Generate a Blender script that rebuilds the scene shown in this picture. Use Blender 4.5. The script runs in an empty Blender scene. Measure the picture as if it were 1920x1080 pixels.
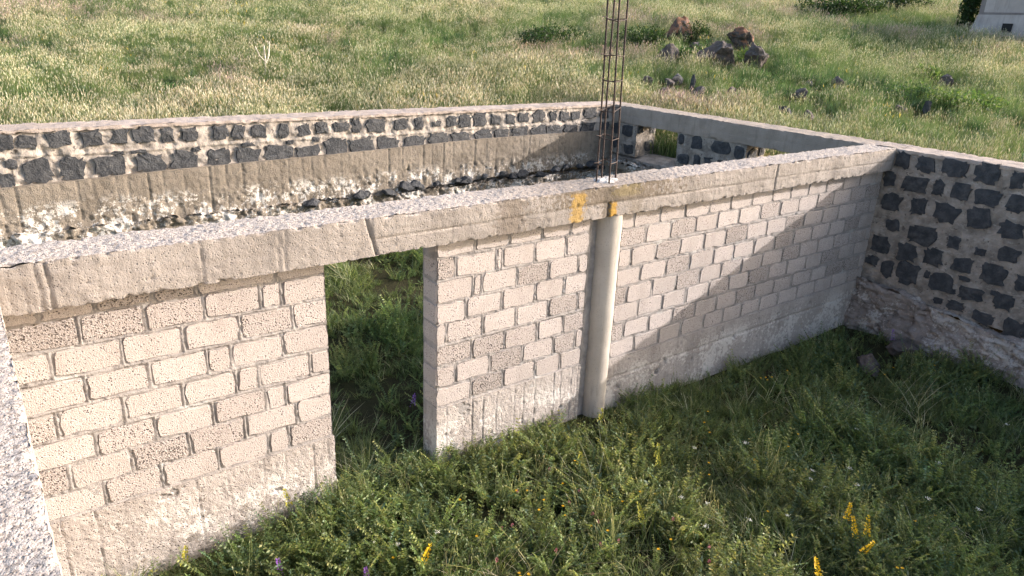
import bpy, math, random
import numpy as np
from mathutils import Vector, Matrix
random.seed(7)
RNG = np.random.default_rng(7)
S = bpy.context.scene
COL = S.collection

# ------------------------------------------------------------------ camera
cam_d = bpy.data.cameras.new('camera')
cam_d.sensor_width = 36.0
cam_d.lens = 1360.81 / 1920 * 36.0
cam_d.clip_start = 0.05
cam_d.clip_end = 2000
cam = bpy.data.objects.new('camera', cam_d)
COL.objects.link(cam)
FW = Vector((0.57248, 0.74437, -0.34378)); RT = Vector((0.8008, -0.59763, 0.0395)); UP = Vector((0.17605, 0.2979, 0.93822))
CAM = Vector((-10.0335, -4.7157, 1.3836))
m = Matrix((RT, UP, -FW)).transposed().to_4x4()
m.translation = CAM
cam.matrix_world = m
S.camera = cam

# ------------------------------------------------------------------ light
TOSUN = Vector((1.0, -0.46, 0.40)).normalized()
sun_d = bpy.data.lights.new('sun', 'SUN')
sun_d.energy = 2.8
sun_d.angle = math.radians(0.5)
sun_d.color = (1.0, 0.925, 0.875)
sun = bpy.data.objects.new('sun', sun_d)
COL.objects.link(sun)
sun.rotation_euler = TOSUN.to_track_quat('Z', 'Y').to_euler()
sun.location = (20, -15, 15)
W = bpy.data.worlds.new('World')
S.world = W
W.use_nodes = True
wn = W.node_tree.nodes
sky = wn.new('ShaderNodeTexSky')
sky.sky_type = 'NISHITA'
sky.sun_disc = False
sky.sun_elevation = math.asin(TOSUN.z)
sky.sun_rotation = math.atan2(TOSUN.x, TOSUN.y)
sky.altitude = 300
sky.dust_density = 5.0
sky.air_density = 1.0
sky.ozone_density = 0.4
W.node_tree.links.new(sky.outputs[0], wn['Background'].inputs[0])
wn['Background'].inputs[1].default_value = 0.15
S.view_settings.view_transform = 'Standard'
S.view_settings.look = 'None'
S.view_settings.gamma = 1
S.view_settings.exposure = 1.40
S.view_settings.use_curve_mapping = False


# ------------------------------------------------------------------ noise helpers
def _h(ix, iy, iz, s):
    h = (ix.astype(np.uint32) * np.uint32(374761393) + iy.astype(np.uint32) * np.uint32(668265263)
         + iz.astype(np.uint32) * np.uint32(2246822519) + np.uint32(s * 3266489917 & 0xffffffff))
    h ^= h >> np.uint32(15); h *= np.uint32(2246822519)
    h ^= h >> np.uint32(13); h *= np.uint32(3266489917)
    h ^= h >> np.uint32(16)
    return h.astype(np.float64) / 4294967295.0 * 2 - 1


def vn(P, s=0):
    P = np.asarray(P, float)
    I = np.floor(P).astype(np.int64); F = P - I
    F = F * F * (3 - 2 * F)
    r = 0
    for dx in (0, 1):
        for dy in (0, 1):
            for dz in (0, 1):
                w = (F[:, 0] if dx else 1 - F[:, 0]) * (F[:, 1] if dy else 1 - F[:, 1]) * (F[:, 2] if dz else 1 - F[:, 2])
                r = r + w * _h(I[:, 0] + dx, I[:, 1] + dy, I[:, 2] + dz, s)
    return r


def fbm(P, f, o=3, s=0):
    P = np.asarray(P, float); r = 0; a = 1.0
    for k in range(o):
        r = r + a * vn(P * f, s + k * 17); f *= 2.1; a *= 0.5
    return r


# ------------------------------------------------------------------ object helpers
def mesh_np(name, V, quads=None, tris=None, mat=None, smooth=True, faces=None):
    me = bpy.data.meshes.new(name)
    if faces is not None:
        me.from_pydata([tuple(v) for v in V], [], faces)
    else:
        V = np.asarray(V, np.float32)
        parts = []
        nq = 0 if quads is None else len(quads); nt = 0 if tris is None else len(tris)
        me.vertices.add(len(V)); me.vertices.foreach_set('co', V.ravel())
        me.loops.add(nq * 4 + nt * 3)
        li = []
        if nq: li.append(np.asarray(quads, np.int32).ravel())
        if nt: li.append(np.asarray(tris, np.int32).ravel())
        me.loops.foreach_set('vertex_index', np.concatenate(li))
        me.polygons.add(nq + nt)
        st = np.concatenate([np.arange(nq) * 4, nq * 4 + np.arange(nt) * 3]).astype(np.int32)
        tot = np.concatenate([np.full(nq, 4), np.full(nt, 3)]).astype(np.int32)
        me.polygons.foreach_set('loop_start', st)
        try: me.polygons.foreach_set('loop_total', tot)
        except Exception: pass
        me.update(calc_edges=True)
        me.validate()
    me.polygons.foreach_set('use_smooth', np.full(len(me.polygons), bool(smooth)))
    if mat: me.materials.append(mat)
    return me


def obj(name, me, parent=None):
    o = bpy.data.objects.new(name, me)
    COL.objects.link(o)
    if parent is not None: o.parent = parent
    return o


def tag(o, label=None, cat=None, group=None, kind=None):
    if label: o['label'] = label
    if cat: o['category'] = cat
    if group: o['group'] = group
    if kind: o['kind'] = kind
    return o


def thing(name, label, cat, loc=(0, 0, 0), group=None, rz=0.0):
    o = bpy.data.objects.new(name, None)
    COL.objects.link(o)
    o.empty_display_size = 0.2
    o.location = loc; o.rotation_euler = (0, 0, rz)
    return tag(o, label, cat, group)


# ------------------------------------------------------------------ materials
class NT:
    def __init__(s, name):
        s.m = bpy.data.materials.new(name); s.m.use_nodes = True
        s.t = s.m.node_tree; s.n = s.t.nodes; s.l = s.t.links
        for x in list(s.n): s.n.remove(x)
        s.out = s.n.new('ShaderNodeOutputMaterial')

    def link(s, a, b):
        if isinstance(a, (int, float)): b.default_value = a
        elif isinstance(a, tuple): b.default_value = a if len(a) == len(b.default_value) else a + (1,)
        else: s.l.new(a, b)

    def math(s, op, a, b=0.0, c=None, clamp=False):
        x = s.n.new('ShaderNodeMath'); x.operation = op; x.use_clamp = clamp
        s.link(a, x.inputs[0]); s.link(b, x.inputs[1])
        if c is not None: s.link(c, x.inputs[2])
        return x.outputs[0]

    def pos(s):
        return s.n.new('ShaderNodeNewGeometry').outputs['Position']

    def objc(s):
        return s.n.new('ShaderNodeTexCoord').outputs['Object']

    def nrm(s):
        return s.n.new('ShaderNodeNewGeometry').outputs['True Normal']

    def sep(s, v):
        x = s.n.new('ShaderNodeSeparateXYZ'); s.link(v, x.inputs[0]); return x.outputs

    def mapv(s, v, scale=(1, 1, 1), loc=(0, 0, 0)):
        x = s.n.new('ShaderNodeMapping'); s.link(v, x.inputs[0]); x.inputs['Scale'].default_value = scale; x.inputs['Location'].default_value = loc
        return x.outputs[0]

    def noise(s, v, sc, det=4, rough=0.6, out=0):
        x = s.n.new('ShaderNodeTexNoise'); s.link(v, x.inputs['Vector']); x.inputs['Scale'].default_value = sc
        x.inputs['Detail'].default_value = det; x.inputs['Roughness'].default_value = rough
        return x.outputs[out]

    def vor(s, v, sc, feat='F1', rnd=1.0):
        x = s.n.new('ShaderNodeTexVoronoi'); x.feature = feat; s.link(v, x.inputs['Vector']); x.inputs['Scale'].default_value = sc
        x.inputs['Randomness'].default_value = rnd
        return x.outputs['Distance']

    def rng(s, v, a, b, c=0.0, d=1.0, smooth=True):
        x = s.n.new('ShaderNodeMapRange'); s.link(v, x.inputs[0])
        x.interpolation_type = 'SMOOTHSTEP' if smooth else 'LINEAR'
        x.inputs[1].default_value = a; x.inputs[2].default_value = b; x.inputs[3].default_value = c; x.inputs[4].default_value = d
        return x.outputs[0]

    def mix(s, f, a, b, mode='MIX'):
        x = s.n.new('ShaderNodeMix'); x.data_type = 'RGBA'; x.blend_type = mode
        s.link(f, x.inputs[0]); s.link(a, x.inputs[6]); s.link(b, x.inputs[7])
        return x.outputs[2]

    def bump(s, h, dist, strength=1.0, normal=None):
        x = s.n.new('ShaderNodeBump'); x.inputs['Distance'].default_value = dist
        s.link(strength, x.inputs['Strength']); s.link(h, x.inputs['Height'])
        if normal is not None: s.link(normal, x.inputs['Normal'])
        return x.outputs[0]

    def rand(s):
        return s.n.new('ShaderNodeObjectInfo').outputs['Random']

    def attr(s, name, typ='GEOMETRY', out='Color'):
        x = s.n.new('ShaderNodeAttribute'); x.attribute_type = typ; x.attribute_name = name
        return x.outputs[out]

    def principled(s, col, rough=0.9, normal=None, spec=0.25):
        b = s.n.new('ShaderNodeBsdfPrincipled')
        s.link(col, b.inputs['Base Color']); s.link(rough, b.inputs['Roughness'])
        b.inputs['Specular IOR Level'].default_value = spec
        if normal is not None: s.link(normal, b.inputs['Normal'])
        s.l.new(b.outputs[0], s.out.inputs[0])
        return s.m


def mat_block():
    t = NT('pumice_block'); p = t.pos(); r = t.rand()
    r2 = t.math('FRACT', t.math('MULTIPLY', r, 17.31))
    n1 = t.noise(p, 14, 3); n2 = t.noise(p, 75, 3, 0.75)
    pit = t.vor(p, 58); pit2 = t.vor(p, 120)
    pr = t.rng(r2, 0.5, 1.05, 0.0, 1.0)                                     # some blocks are far more porous
    hole = t.rng(t.math('ADD', pit, t.math('MULTIPLY', t.math('SUBTRACT', n1, t.math('ADD', 0.42, t.math('MULTIPLY', pr, 0.18))), 0.7)), 0.14, 0.36)
    c = t.mix(t.rng(r, 0, 1, 0, 1, False), (0.44, 0.387, 0.365), (0.52, 0.46, 0.437))
    c = t.mix(t.rng(n1, 0.35, 0.7, 0, 0.55), c, (0.39, 0.345, 0.32))
    c = t.mix(t.math('MULTIPLY', t.math('POWER', pr, 3.0), 0.5), c, (0.33, 0.295, 0.275))
    c = t.mix(t.math('MULTIPLY', t.math('SUBTRACT', 1.0, hole), t.rng(n2, 0.36, 0.5, 0.35, 1.0)), c, (0.085, 0.07, 0.065))
    c = t.mix(t.rng(n2, t.math('SUBTRACT', 0.64, t.math('MULTIPLY', pr, 0.09)), 0.70, 0, 0.85) if False else t.rng(t.math('ADD', n2, t.math('MULTIPLY', pr, 0.08)), 0.58, 0.70, 0, 0.75), c, (0.17, 0.142, 0.13))
    lo = t.sep(p)[2]; c = t.mix(t.math('MULTIPLY', t.rng(t.noise(t.mapv(p, (3, 3, 1.1)), 1.3, 4), 0.52, 0.70), 0.35), c, (0.30, 0.26, 0.235))
    h = t.math('ADD', t.math('MULTIPLY', hole, 0.7), t.math('ADD', t.math('MULTIPLY', n2, 0.5), t.math('MULTIPLY', pit2, 0.5)))
    st = t.math('ADD', 0.55, t.math('MULTIPLY', pr, 0.45))
    return t.principled(c, 0.95, t.bump(h, 0.012, st))


def mat_mortar():
    t = NT('grey_mortar'); p = t.pos()
    n1 = t.noise(p, 9, 4); n2 = t.noise(p, 70, 4, 0.7)
    c = t.mix(t.rng(n1, 0.3, 0.7), (0.265, 0.243, 0.232), (0.37, 0.342, 0.327))
    c = t.mix(t.rng(n2, 0.55, 0.8, 0, 0.6), c, (0.20, 0.175, 0.16))
    c = t.mix(t.rng(t.noise(p, 3.1, 3), 0.58, 0.70, 0, 0.7), c, (0.46, 0.445, 0.43))
    return t.principled(c, 0.95, t.bump(t.math('ADD', n2, t.math('MULTIPLY', n1, 1.5)), 0.012, 0.8))


def mat_concrete(name, c1, c2, whitetop=0.0, streak=0.5, lichen=False, pits=0.5, white=0.0, bumpd=0.012, wz=None):
    t = NT(name); p = t.pos(); xyz = t.sep(p)
    nz = t.sep(t.nrm())[2]
    up = t.rng(nz, 0.5, 0.85)
    n1 = t.noise(p, 2.2, 5); n2 = t.noise(p, 55, 4, 0.7); n3 = t.noise(p, 190, 2, 0.7)
    sv = t.noise(t.mapv(p, (7, 7, 0.9)), 1.6, 4)
    pit = t.vor(p, 44); pit2 = t.vor(p, 80)
    c = t.mix(t.rng(n1, 0.3, 0.7), c1, c2)
    c = t.mix(t.rng(sv, 0.52, 0.72, 0, streak), c, tuple(x * 0.52 for x in c1))
    c = t.mix(t.rng(n2, 0.58, 0.75, 0, 0.6), c, tuple(x * 0.5 for x in c1))
    # patches of soot-like weathering and runs below the top edge
    c = t.mix(t.math('MULTIPLY', t.rng(t.noise(t.mapv(p, (2.6, 2.6, 0.8), (7, 3, 0)), 1.1, 5, 0.7), 0.50, 0.68), streak * 0.75), c, tuple(x * 0.55 for x in c1))
    hole = t.rng(pit, 0.1, 0.3); hole2 = t.rng(pit2, 0.12, 0.4)
    hm = t.rng(t.noise(p, 5, 2), 0.40, 0.62)
    c = t.mix(t.math('MULTIPLY', t.math('MULTIPLY', t.math('SUBTRACT', 1.0, hole), hm), pits), c, (0.09, 0.075, 0.07))
    if whitetop:
        wt = t.mix(t.rng(n2, 0.40, 0.55), (0.22, 0.19, 0.172), (0.53, 0.468, 0.43))
        wt = t.mix(t.rng(n1, 0.48, 0.66, 0, 0.55), wt, (0.44, 0.38, 0.345))
        wt = t.mix(t.rng(t.noise(p, 9, 4, 0.7), 0.58, 0.72, 0, 0.5), wt, (0.28, 0.235, 0.21))
        wt = t.mix(t.rng(t.math('ABSOLUTE', t.math('ADD', xyz[0], 5.3)), 0.3, 1.6, 0.6, 0.0), wt, (0.26, 0.215, 0.18))
        c = t.mix(t.math('MULTIPLY', up, whitetop), c, wt)
    if white:
        wm = t.math('ADD', t.math('MULTIPLY', t.noise(p, 2.6, 4, 0.7), 0.55), t.math('MULTIPLY', t.noise(p, 26, 4, 0.75), 0.45))
        f = t.rng(wm, 0.505, 0.55, 0, white)
        if wz: f = t.math('MULTIPLY', f, t.rng(xyz[2], wz[0], wz[1], 1.0, 0.0))
        c = t.mix(f, c, (0.74, 0.70, 0.66))
    if lichen:
        nd = t.noise(p, 26, 4, 0.7)
        def blot(x0, w, z0, z1, col, amt, c):
            d = t.math('DIVIDE', t.math('ABSOLUTE', t.math('SUBTRACT', xyz[0], x0)), w)
            d = t.math('ADD', d, t.math('MULTIPLY', t.math('SUBTRACT', nd, 0.5), 3.6))
            f = t.rng(d, 0.6, 1.15, amt, 0.0)
            f = t.math('MULTIPLY', f, t.rng(xyz[2], z0 - 0.02, z0 + 0.02))
            f = t.math('MULTIPLY', f, t.rng(xyz[2], z1 - 0.02, z1 + 0.02, 1.0, 0.0))
            f = t.math('MULTIPLY', f, t.math('SUBTRACT', 1.0, up))
            return t.mix(f, c, col)
        c = blot(-5.2, 0.85, -0.16, 0.1, (0.155, 0.125, 0.095), 0.85, c)
        c = blot(-5.30, 0.10, -0.4, 0.1, (0.12, 0.10, 0.08), 0.8, c)
        c = blot(-6.45, 0.16, -0.4, 0.1, (0.17, 0.14, 0.115), 0.7, c)
        c = blot(-4.95, 0.10, -0.4, -0.15, (0.20, 0.17, 0.14), 0.7, c)
        c = blot(-5.08, 0.18, -0.11, 0.1, (0.24, 0.19, 0.08), 0.45, c)
        c = blot(-5.70, 0.080, -0.4, -0.03, (0.40, 0.255, 0.07), 0.80, c)
        c = blot(-5.245, 0.045, -0.4, -0.16, (0.44, 0.26, 0.05), 0.85, c)
    h = t.math('ADD', t.math('MULTIPLY', n2, 0.9), t.math('ADD', t.math('MULTIPLY', hole, pits), t.math('MULTIPLY', n3, 0.35)))
    st = 0.75
    if whitetop:
        h = t.math('ADD', h, t.math('MULTIPLY', t.math('MULTIPLY', hole2, up), 0.6))
        st = t.math('SUBTRACT', 0.7, t.math('MULTIPLY', up, 0.15))
    return t.principled(c, 0.95, t.bump(h, bumpd, st))


def mat_basalt(name, base=(0.040, 0.043, 0.050), hi=(0.105, 0.106, 0.112), lichen=0.0, bd=0.03, brown=0.0):
    t = NT(name); p = t.pos()
    n1 = t.noise(p, 11, 5, 0.65); n2 = t.noise(p, 60, 4, 0.7); n3 = t.noise(p, 150, 2, 0.6)
    r = t.rand()
    c = t.mix(t.rng(n1, 0.35, 0.7), base, hi)
    c = t.mix(t.math('MULTIPLY', r, 0.35), c, tuple(x * 1.7 for x in base))
    c = t.mix(t.rng(n2, 0.6, 0.75, 0, 0.5), c, (0.15, 0.14, 0.135))
    if brown: c = t.mix(t.rng(t.noise(p, 4, 3), 0.4, 0.6, 0, brown), c, (0.16, 0.12, 0.105))
    if lichen:
        nz = t.sep(t.nrm())[2]
        f = t.math('MULTIPLY', t.rng(t.math('ADD', t.noise(p, 5, 5, 0.7), t.math('MULTIPLY', nz, 0.3)), 0.48, 0.66), lichen)
        f = t.math('MULTIPLY', f, t.rng(n2, 0.35, 0.6, 0.35, 1.0)); c = t.mix(f, c, (0.27, 0.12, 0.06))
    h = t.math('ADD', n1, t.math('ADD', t.math('MULTIPLY', n2, 0.45), t.math('MULTIPLY', n3, 0.15)))
    return t.principled(c, 0.8, t.bump(h, bd, 1.0), 0.35)


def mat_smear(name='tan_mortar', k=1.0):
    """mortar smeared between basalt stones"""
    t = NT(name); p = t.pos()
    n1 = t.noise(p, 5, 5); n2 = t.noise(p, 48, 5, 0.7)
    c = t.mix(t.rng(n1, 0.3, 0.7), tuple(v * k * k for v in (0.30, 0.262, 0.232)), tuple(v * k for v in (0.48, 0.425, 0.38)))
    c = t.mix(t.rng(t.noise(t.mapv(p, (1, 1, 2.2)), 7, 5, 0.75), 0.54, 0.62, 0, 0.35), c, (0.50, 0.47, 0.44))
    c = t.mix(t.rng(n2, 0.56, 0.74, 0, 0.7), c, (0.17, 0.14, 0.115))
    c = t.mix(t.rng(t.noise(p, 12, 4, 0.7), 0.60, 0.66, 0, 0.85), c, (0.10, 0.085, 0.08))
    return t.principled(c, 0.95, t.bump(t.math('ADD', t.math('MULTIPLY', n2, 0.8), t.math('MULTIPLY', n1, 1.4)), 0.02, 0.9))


def mat_leaf(name, inst=True, trans=0.35, tt=(1.15, 1.3, 0.8)):
    t = NT(name)
    c = t.attr('col')
    if inst: c = t.mix(1.0, c, t.attr('tint', 'INSTANCER'), 'MULTIPLY')
    d = t.n.new('ShaderNodeBsdfDiffuse'); tr = t.n.new('ShaderNodeBsdfTranslucent'); mx = t.n.new('ShaderNodeMixShader')
    gl = t.n.new('ShaderNodeBsdfGlossy'); gl.inputs['Roughness'].default_value = 0.45
    gl.inputs['Color'].default_value = (0.9, 0.9, 0.9, 1)
    t.link(c, d.inputs[0]); t.link(t.mix(1.0, c, tt, 'MULTIPLY'), tr.inputs[0])
    mx.inputs[0].default_value = trans
    t.l.new(d.outputs[0], mx.inputs[1]); t.l.new(tr.outputs[0], mx.inputs[2])
    mx2 = t.n.new('ShaderNodeMixShader'); mx2.inputs[0].default_value = 0.022
    t.l.new(mx.outputs[0], mx2.inputs[1]); t.l.new(gl.outputs[0], mx2.inputs[2])
    t.l.new(mx2.outputs[0], t.out.inputs[0])
    return t.m


def mat_ground(name, a, b, c_):
    t = NT(name); p = t.pos()
    n1 = t.noise(p, 0.7, 5); n2 = t.noise(p, 14, 4, 0.7); n3 = t.noise(p, 60, 3, 0.7)
    c = t.mix(t.rng(n1, 0.35, 0.65), a, b)
    c = t.mix(t.rng(n2, 0.5, 0.7, 0, 0.7), c, c_)
    return t.principled(c, 1.0, t.bump(t.math('ADD', n2, n3), 0.05, 1.0), 0.1)


def mat_plain(name, col, rough=0.7, var=0.3, sc=30, spec=0.3, metal=0.0, bd=0.003):
    t = NT(name); p = t.pos(); n = t.noise(p, sc, 4, 0.65)
    c = t.mix(t.rng(n, 0.35, 0.7), tuple(x * (1 - var) for x in col), tuple(min(1, x * (1 + var)) for x in col))
    m_ = t.principled(c, rough, t.bump(n, bd, 0.8), spec)
    return m_


M_BLOCK = mat_block(); M_MORTAR = mat_mortar()
M_BEAM = mat_concrete('beam_concrete', (0.265, 0.236, 0.217), (0.35, 0.314, 0.29), 0.95, 0.6, True, 0.55, bumpd=0.014)
M_SLAB = mat_concrete('slab_concrete', (0.42, 0.365, 0.325), (0.48, 0.42, 0.375), 0.95, 0.3, False, 0.8, bumpd=0.016)
M_BASE = mat_concrete('base_concrete', (0.40, 0.355, 0.33), (0.50, 0.447, 0.42), 0.0, 0.35, False, 0.9, 0.7, 0.022, (-2.15, -1.85))
M_PLINTH = mat_concrete('plinth_concrete', (0.215, 0.182, 0.148), (0.30, 0.257, 0.212), 0.0, 0.5, False, 0.9, 0.85, 0.022, (-1.0, -0.80))
M_PLINTH_R = mat_concrete('rear_plinth_concrete', (0.25, 0.213, 0.195), (0.40, 0.345, 0.32), 0.0, 0.6, False, 1.0, 0.45, 0.04)
M_COLUMN = mat_concrete('column_concrete', (0.43, 0.385, 0.34), (0.52, 0.475, 0.425), 0.0, 0.55, False, 0.25, bumpd=0.004)
M_CAP = mat_concrete('cap_concrete', (0.36, 0.30, 0.265), (0.47, 0.40, 0.36), 0.0, 0.25, False, 0.5, bumpd=0.014)
M_RBEAM = mat_concrete('rear_beam_concrete', (0.30, 0.255, 0.22), (0.38, 0.32, 0.28), 0.0, 0.4, False, 0.5, bumpd=0.010)
M_STONE = mat_basalt('basalt_stone', bd=0.05)
M_BOULDER = mat_basalt('boulder_basalt', (0.065, 0.058, 0.057), (0.17, 0.15, 0.145), 0.0, 0.05, 0.6)
M_BOULDER_L = mat_basalt('lichened_basalt', (0.05, 0.045, 0.045), (0.13, 0.115, 0.11), 0.95, 0.05, 0.4)
M_SMEAR = mat_smear(); M_SMEAR_R = mat_smear('shaded_mortar', 0.78)  # second is a darkened copy: the rear wall's shade put into its colour
M_LEAF = mat_leaf('grass_leaf', True, 0.42); M_LEAFM = mat_leaf('meadow_leaf', True, 0.38, (1.1, 1.15, 0.95)); M_LEAF1 = mat_leaf('plant_leaf', False)
M_PETAL = mat_leaf('petal', False, 0.2)
M_RUST = mat_plain('rusty_steel', (0.055, 0.035, 0.030), 0.75, 0.5, 60, 0.4)
M_LIME = mat_plain('lime_wash', (0.58, 0.55, 0.53), 0.9, 0.25, 40, 0.2, bd=0.01)
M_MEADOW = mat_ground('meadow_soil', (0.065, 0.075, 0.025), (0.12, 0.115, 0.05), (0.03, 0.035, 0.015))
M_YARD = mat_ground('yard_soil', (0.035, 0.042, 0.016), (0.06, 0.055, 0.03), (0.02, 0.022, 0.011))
M_HOUSE = mat_concrete('house_render', (0.42, 0.37, 0.36), (0.50, 0.45, 0.44), 0.0, 0.3, False, 0.1, bumpd=0.006)
M_HOUSE_D = mat_concrete('house_band', (0.22, 0.19, 0.19), (0.28, 0.25, 0.24), 0.0, 0.3, False, 0.1, bumpd=0.006)
M_DARK = mat_plain('dark_opening', (0.012, 0.012, 0.016), 0.6, 0.3, 20)
M_WOOD = mat_plain('bark', (0.10, 0.075, 0.055), 0.9, 0.4, 30, 0.1, bd=0.01)
M_DRY = mat_plain('bleached_stalk', (0.62, 0.56, 0.48), 0.9, 0.25, 30, 0.1)


# ------------------------------------------------------------------ terrain height
def T(x, y):
    """meadow outside the walls"""
    x = np.asarray(x, float); y = np.asarray(y, float)
    z = -1.4 + 0.095 * x + 0.1 * y
    P = np.stack([x, y, np.zeros_like(x)], -1).reshape(-1, 3)
    n = fbm(P, 0.14, 3, 5).reshape(x.shape) * 0.16
    w = np.clip((np.hypot(x + 5, y) - 12) / 8, 0, 1)
    return z + n * w


def ZG(x, y):
    """floor of the roofless rooms"""
    x = np.asarray(x, float); y = np.asarray(y, float)
    f = np.interp(x, [-10.5, -9.4, -8, -7, -5.2, -3.5, -1.3, 0], [-2.5, -2.48, -2.40, -2.40, -2.5, -2.55, -2.62, -2.55])
    r = -2.42 + 0.125 * np.clip(y - 0.4, 0, 9)
    k = np.clip((y - 0.1) / 0.5, 0, 1)
    z = f * (1 - k) + r * k
    P = np.stack([x, y, np.zeros_like(x)], -1).reshape(-1, 3)
    return z + fbm(P, 1.1, 2, 9).reshape(x.shape) * 0.035


def sheet(name, xs, ys, fz, mat, skip=None):
    X, Y = np.meshgrid(xs, ys, indexing='ij')
    Z = fz(X, Y)
    V = np.stack([X, Y, Z], -1).reshape(-1, 3)
    nx, ny = len(xs), len(ys)
    i, j = np.meshgrid(np.arange(nx - 1), np.arange(ny - 1), indexing='ij')
    q = np.stack([i * ny + j, (i + 1) * ny + j, (i + 1) * ny + j + 1, i * ny + j + 1], -1).reshape(-1, 4)
    if skip is not None:
        cx = (V[q[:, 0], 0] + V[q[:, 2], 0]) / 2; cy = (V[q[:, 0], 1] + V[q[:, 2], 1]) / 2
        q = q[~skip(cx, cy)]
    return obj(name, mesh_np(name, V, q, mat=mat))


xs = np.unique(np.concatenate([np.linspace(-400, -45, 24), np.arange(-44, -10.5, 1.0), [-10.3], np.arange(-9.5, 0, 1.0), [0.3], np.arange(1, 60, 1.0), np.linspace(60, 400, 30)]))
ys = np.unique(np.concatenate([np.linspace(-400, -31, 24), np.arange(-30, -8, 1.0), [-7.8], np.arange(-7, 5.5, 1.0), [5.7], np.arange(6.5, 70, 1.0), np.linspace(70, 400, 30)]))
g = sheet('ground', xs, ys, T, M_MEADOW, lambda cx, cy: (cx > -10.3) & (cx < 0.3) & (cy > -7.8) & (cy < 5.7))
tag(g, 'sloping meadow ground rising beyond the walls', 'ground', kind='structure')
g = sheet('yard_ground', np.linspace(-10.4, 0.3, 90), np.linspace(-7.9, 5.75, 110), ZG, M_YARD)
tag(g, 'earth floor inside the roofless walls', 'ground', kind='structure')


# ------------------------------------------------------------------ rough solids
def rough_box(lo, hi, res=0.03, amp=0.006, f=7.0, seed=0, skip=(), extra=None, chip=0.0):
    """a box of fine grids pushed about by noise; extra(P, n) gives a further push along the face normal"""
    lo = np.array(lo, float); hi = np.array(hi, float)
    VV = []; QQ = []; off = 0
    for ax in range(3):
        for sgn in (-1, 1):
            if (('-' if sgn < 0 else '+') + 'xyz'[ax]) in skip: continue
            a, b = [(1, 2), (2, 0), (0, 1)][ax]
            na = max(2, int(math.ceil((hi[a] - lo[a]) / res)) + 1); nb = max(2, int(math.ceil((hi[b] - lo[b]) / res)) + 1)
            A, B = np.meshgrid(np.linspace(lo[a], hi[a], na), np.linspace(lo[b], hi[b], nb), indexing='ij')
            P = np.zeros((na * nb, 3)); P[:, a] = A.ravel(); P[:, b] = B.ravel(); P[:, ax] = hi[ax] if sgn > 0 else lo[ax]
            n = np.zeros(3); n[ax] = sgn
            D = np.stack([fbm(P, f, 3, seed + k * 101) for k in range(3)], -1) * amp
            if chip:
                de = np.minimum(np.minimum(P[:, a] - lo[a], hi[a] - P[:, a]), np.minimum(P[:, b] - lo[b], hi[b] - P[:, b]))
                w = np.clip(1 - de / 0.022, 0, 1)
                c = np.clip(fbm(P, 22, 3, seed + 7) + 0.05, 0, 1.3) * w * chip
                ce = np.sign((lo + hi) / 2 - P); ctr = np.zeros_like(P); ctr[:, :] = ce * c[:, None]
                ctr[:, int(np.argmax(hi - lo))] = 0
                D = D + ctr
            if extra is not None:
                D = D + n[None, :] * extra(P, n)[:, None]
            VV.append(P + D)
            i, j = np.meshgrid(np.arange(na - 1), np.arange(nb - 1), indexing='ij')
            q = np.stack([i * nb + j, (i + 1) * nb + j, (i + 1) * nb + j + 1, i * nb + j + 1], -1).reshape(-1, 4)
            if sgn < 0: q = q[:, ::-1]
            QQ.append(q + off); off += na * nb
    return np.concatenate(VV), np.concatenate(QQ)


def rb(name, root, mat, *a, **k):
    V, Q = rough_box(*a, **k)
    V = V - np.array(root.location)
    return obj(name, mesh_np(name, V, Q, mat=mat), root)


def groove(x, x0, w):
    return np.exp(-((x - x0) / w) ** 2)


def plate(outline_n, hw, hh, depth, proud, jit, square, seed, inset=0.08, inner=True, rough=0.5):
    """an irregular stone or block face: side ring, front ring, inner ring, centre. local x (along), y (up), z (out)"""
    r = np.random.default_rng(seed)
    th = np.linspace(0, 2 * math.pi, outline_n, endpoint=False) + r.uniform(-0.5, 0.5, outline_n) * (2 * math.pi / outline_n) * 0.45
    e = 2 / square
    cx = np.sign(np.cos(th)) * np.abs(np.cos(th)) ** e; cy = np.sign(np.sin(th)) * np.abs(np.sin(th)) ** e
    k = 1 + r.uniform(-jit, jit * 0.35, outline_n)
    ox = cx * hw * k; oy = cy * hh * k
    V = [(ox[i], oy[i], -depth) for i in range(outline_n)]
    ins = max(0.006, inset * min(hw, hh))
    for i in range(outline_n):
        d = math.hypot(ox[i], oy[i]) + 1e-6; s = max(0.3, 1 - ins / d * r.uniform(0.7, 1.5))
        V.append((ox[i] * s, oy[i] * s, proud * (1 + r.uniform(-rough, rough))))
    F = []
    n = outline_n
    for i in range(n):
        j = (i + 1) % n
        F.append((i, j, n + j, n + i))
    if inner:
        h = n // 2
        for i in range(h):
            s = r.uniform(0.35, 0.6)
            V.append((ox[2 * i] * s, oy[2 * i] * s, proud * (1.25 + r.uniform(-rough * 1.6, rough * 1.6))))
        V.append((r.uniform(-.1, .1) * hw, r.uniform(-.1, .1) * hh, proud * (1.3 + r.uniform(-rough, rough))))
        c = 2 * n + h
        for i in range(h):
            j = (i + 1) % h
            F.append((n + 2 * i, n + 2 * i + 1, 2 * n + i)); F.append((n + 2 * i + 1, n + (2 * i + 2) % n, 2 * n + j)); F.append((n + 2 * i + 1, 2 * n + j, 2 * n + i))
            F.append((2 * n + i, 2 * n + j, c))
    else:
        F.append(tuple(range(n, 2 * n)))
    return V, F


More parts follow.
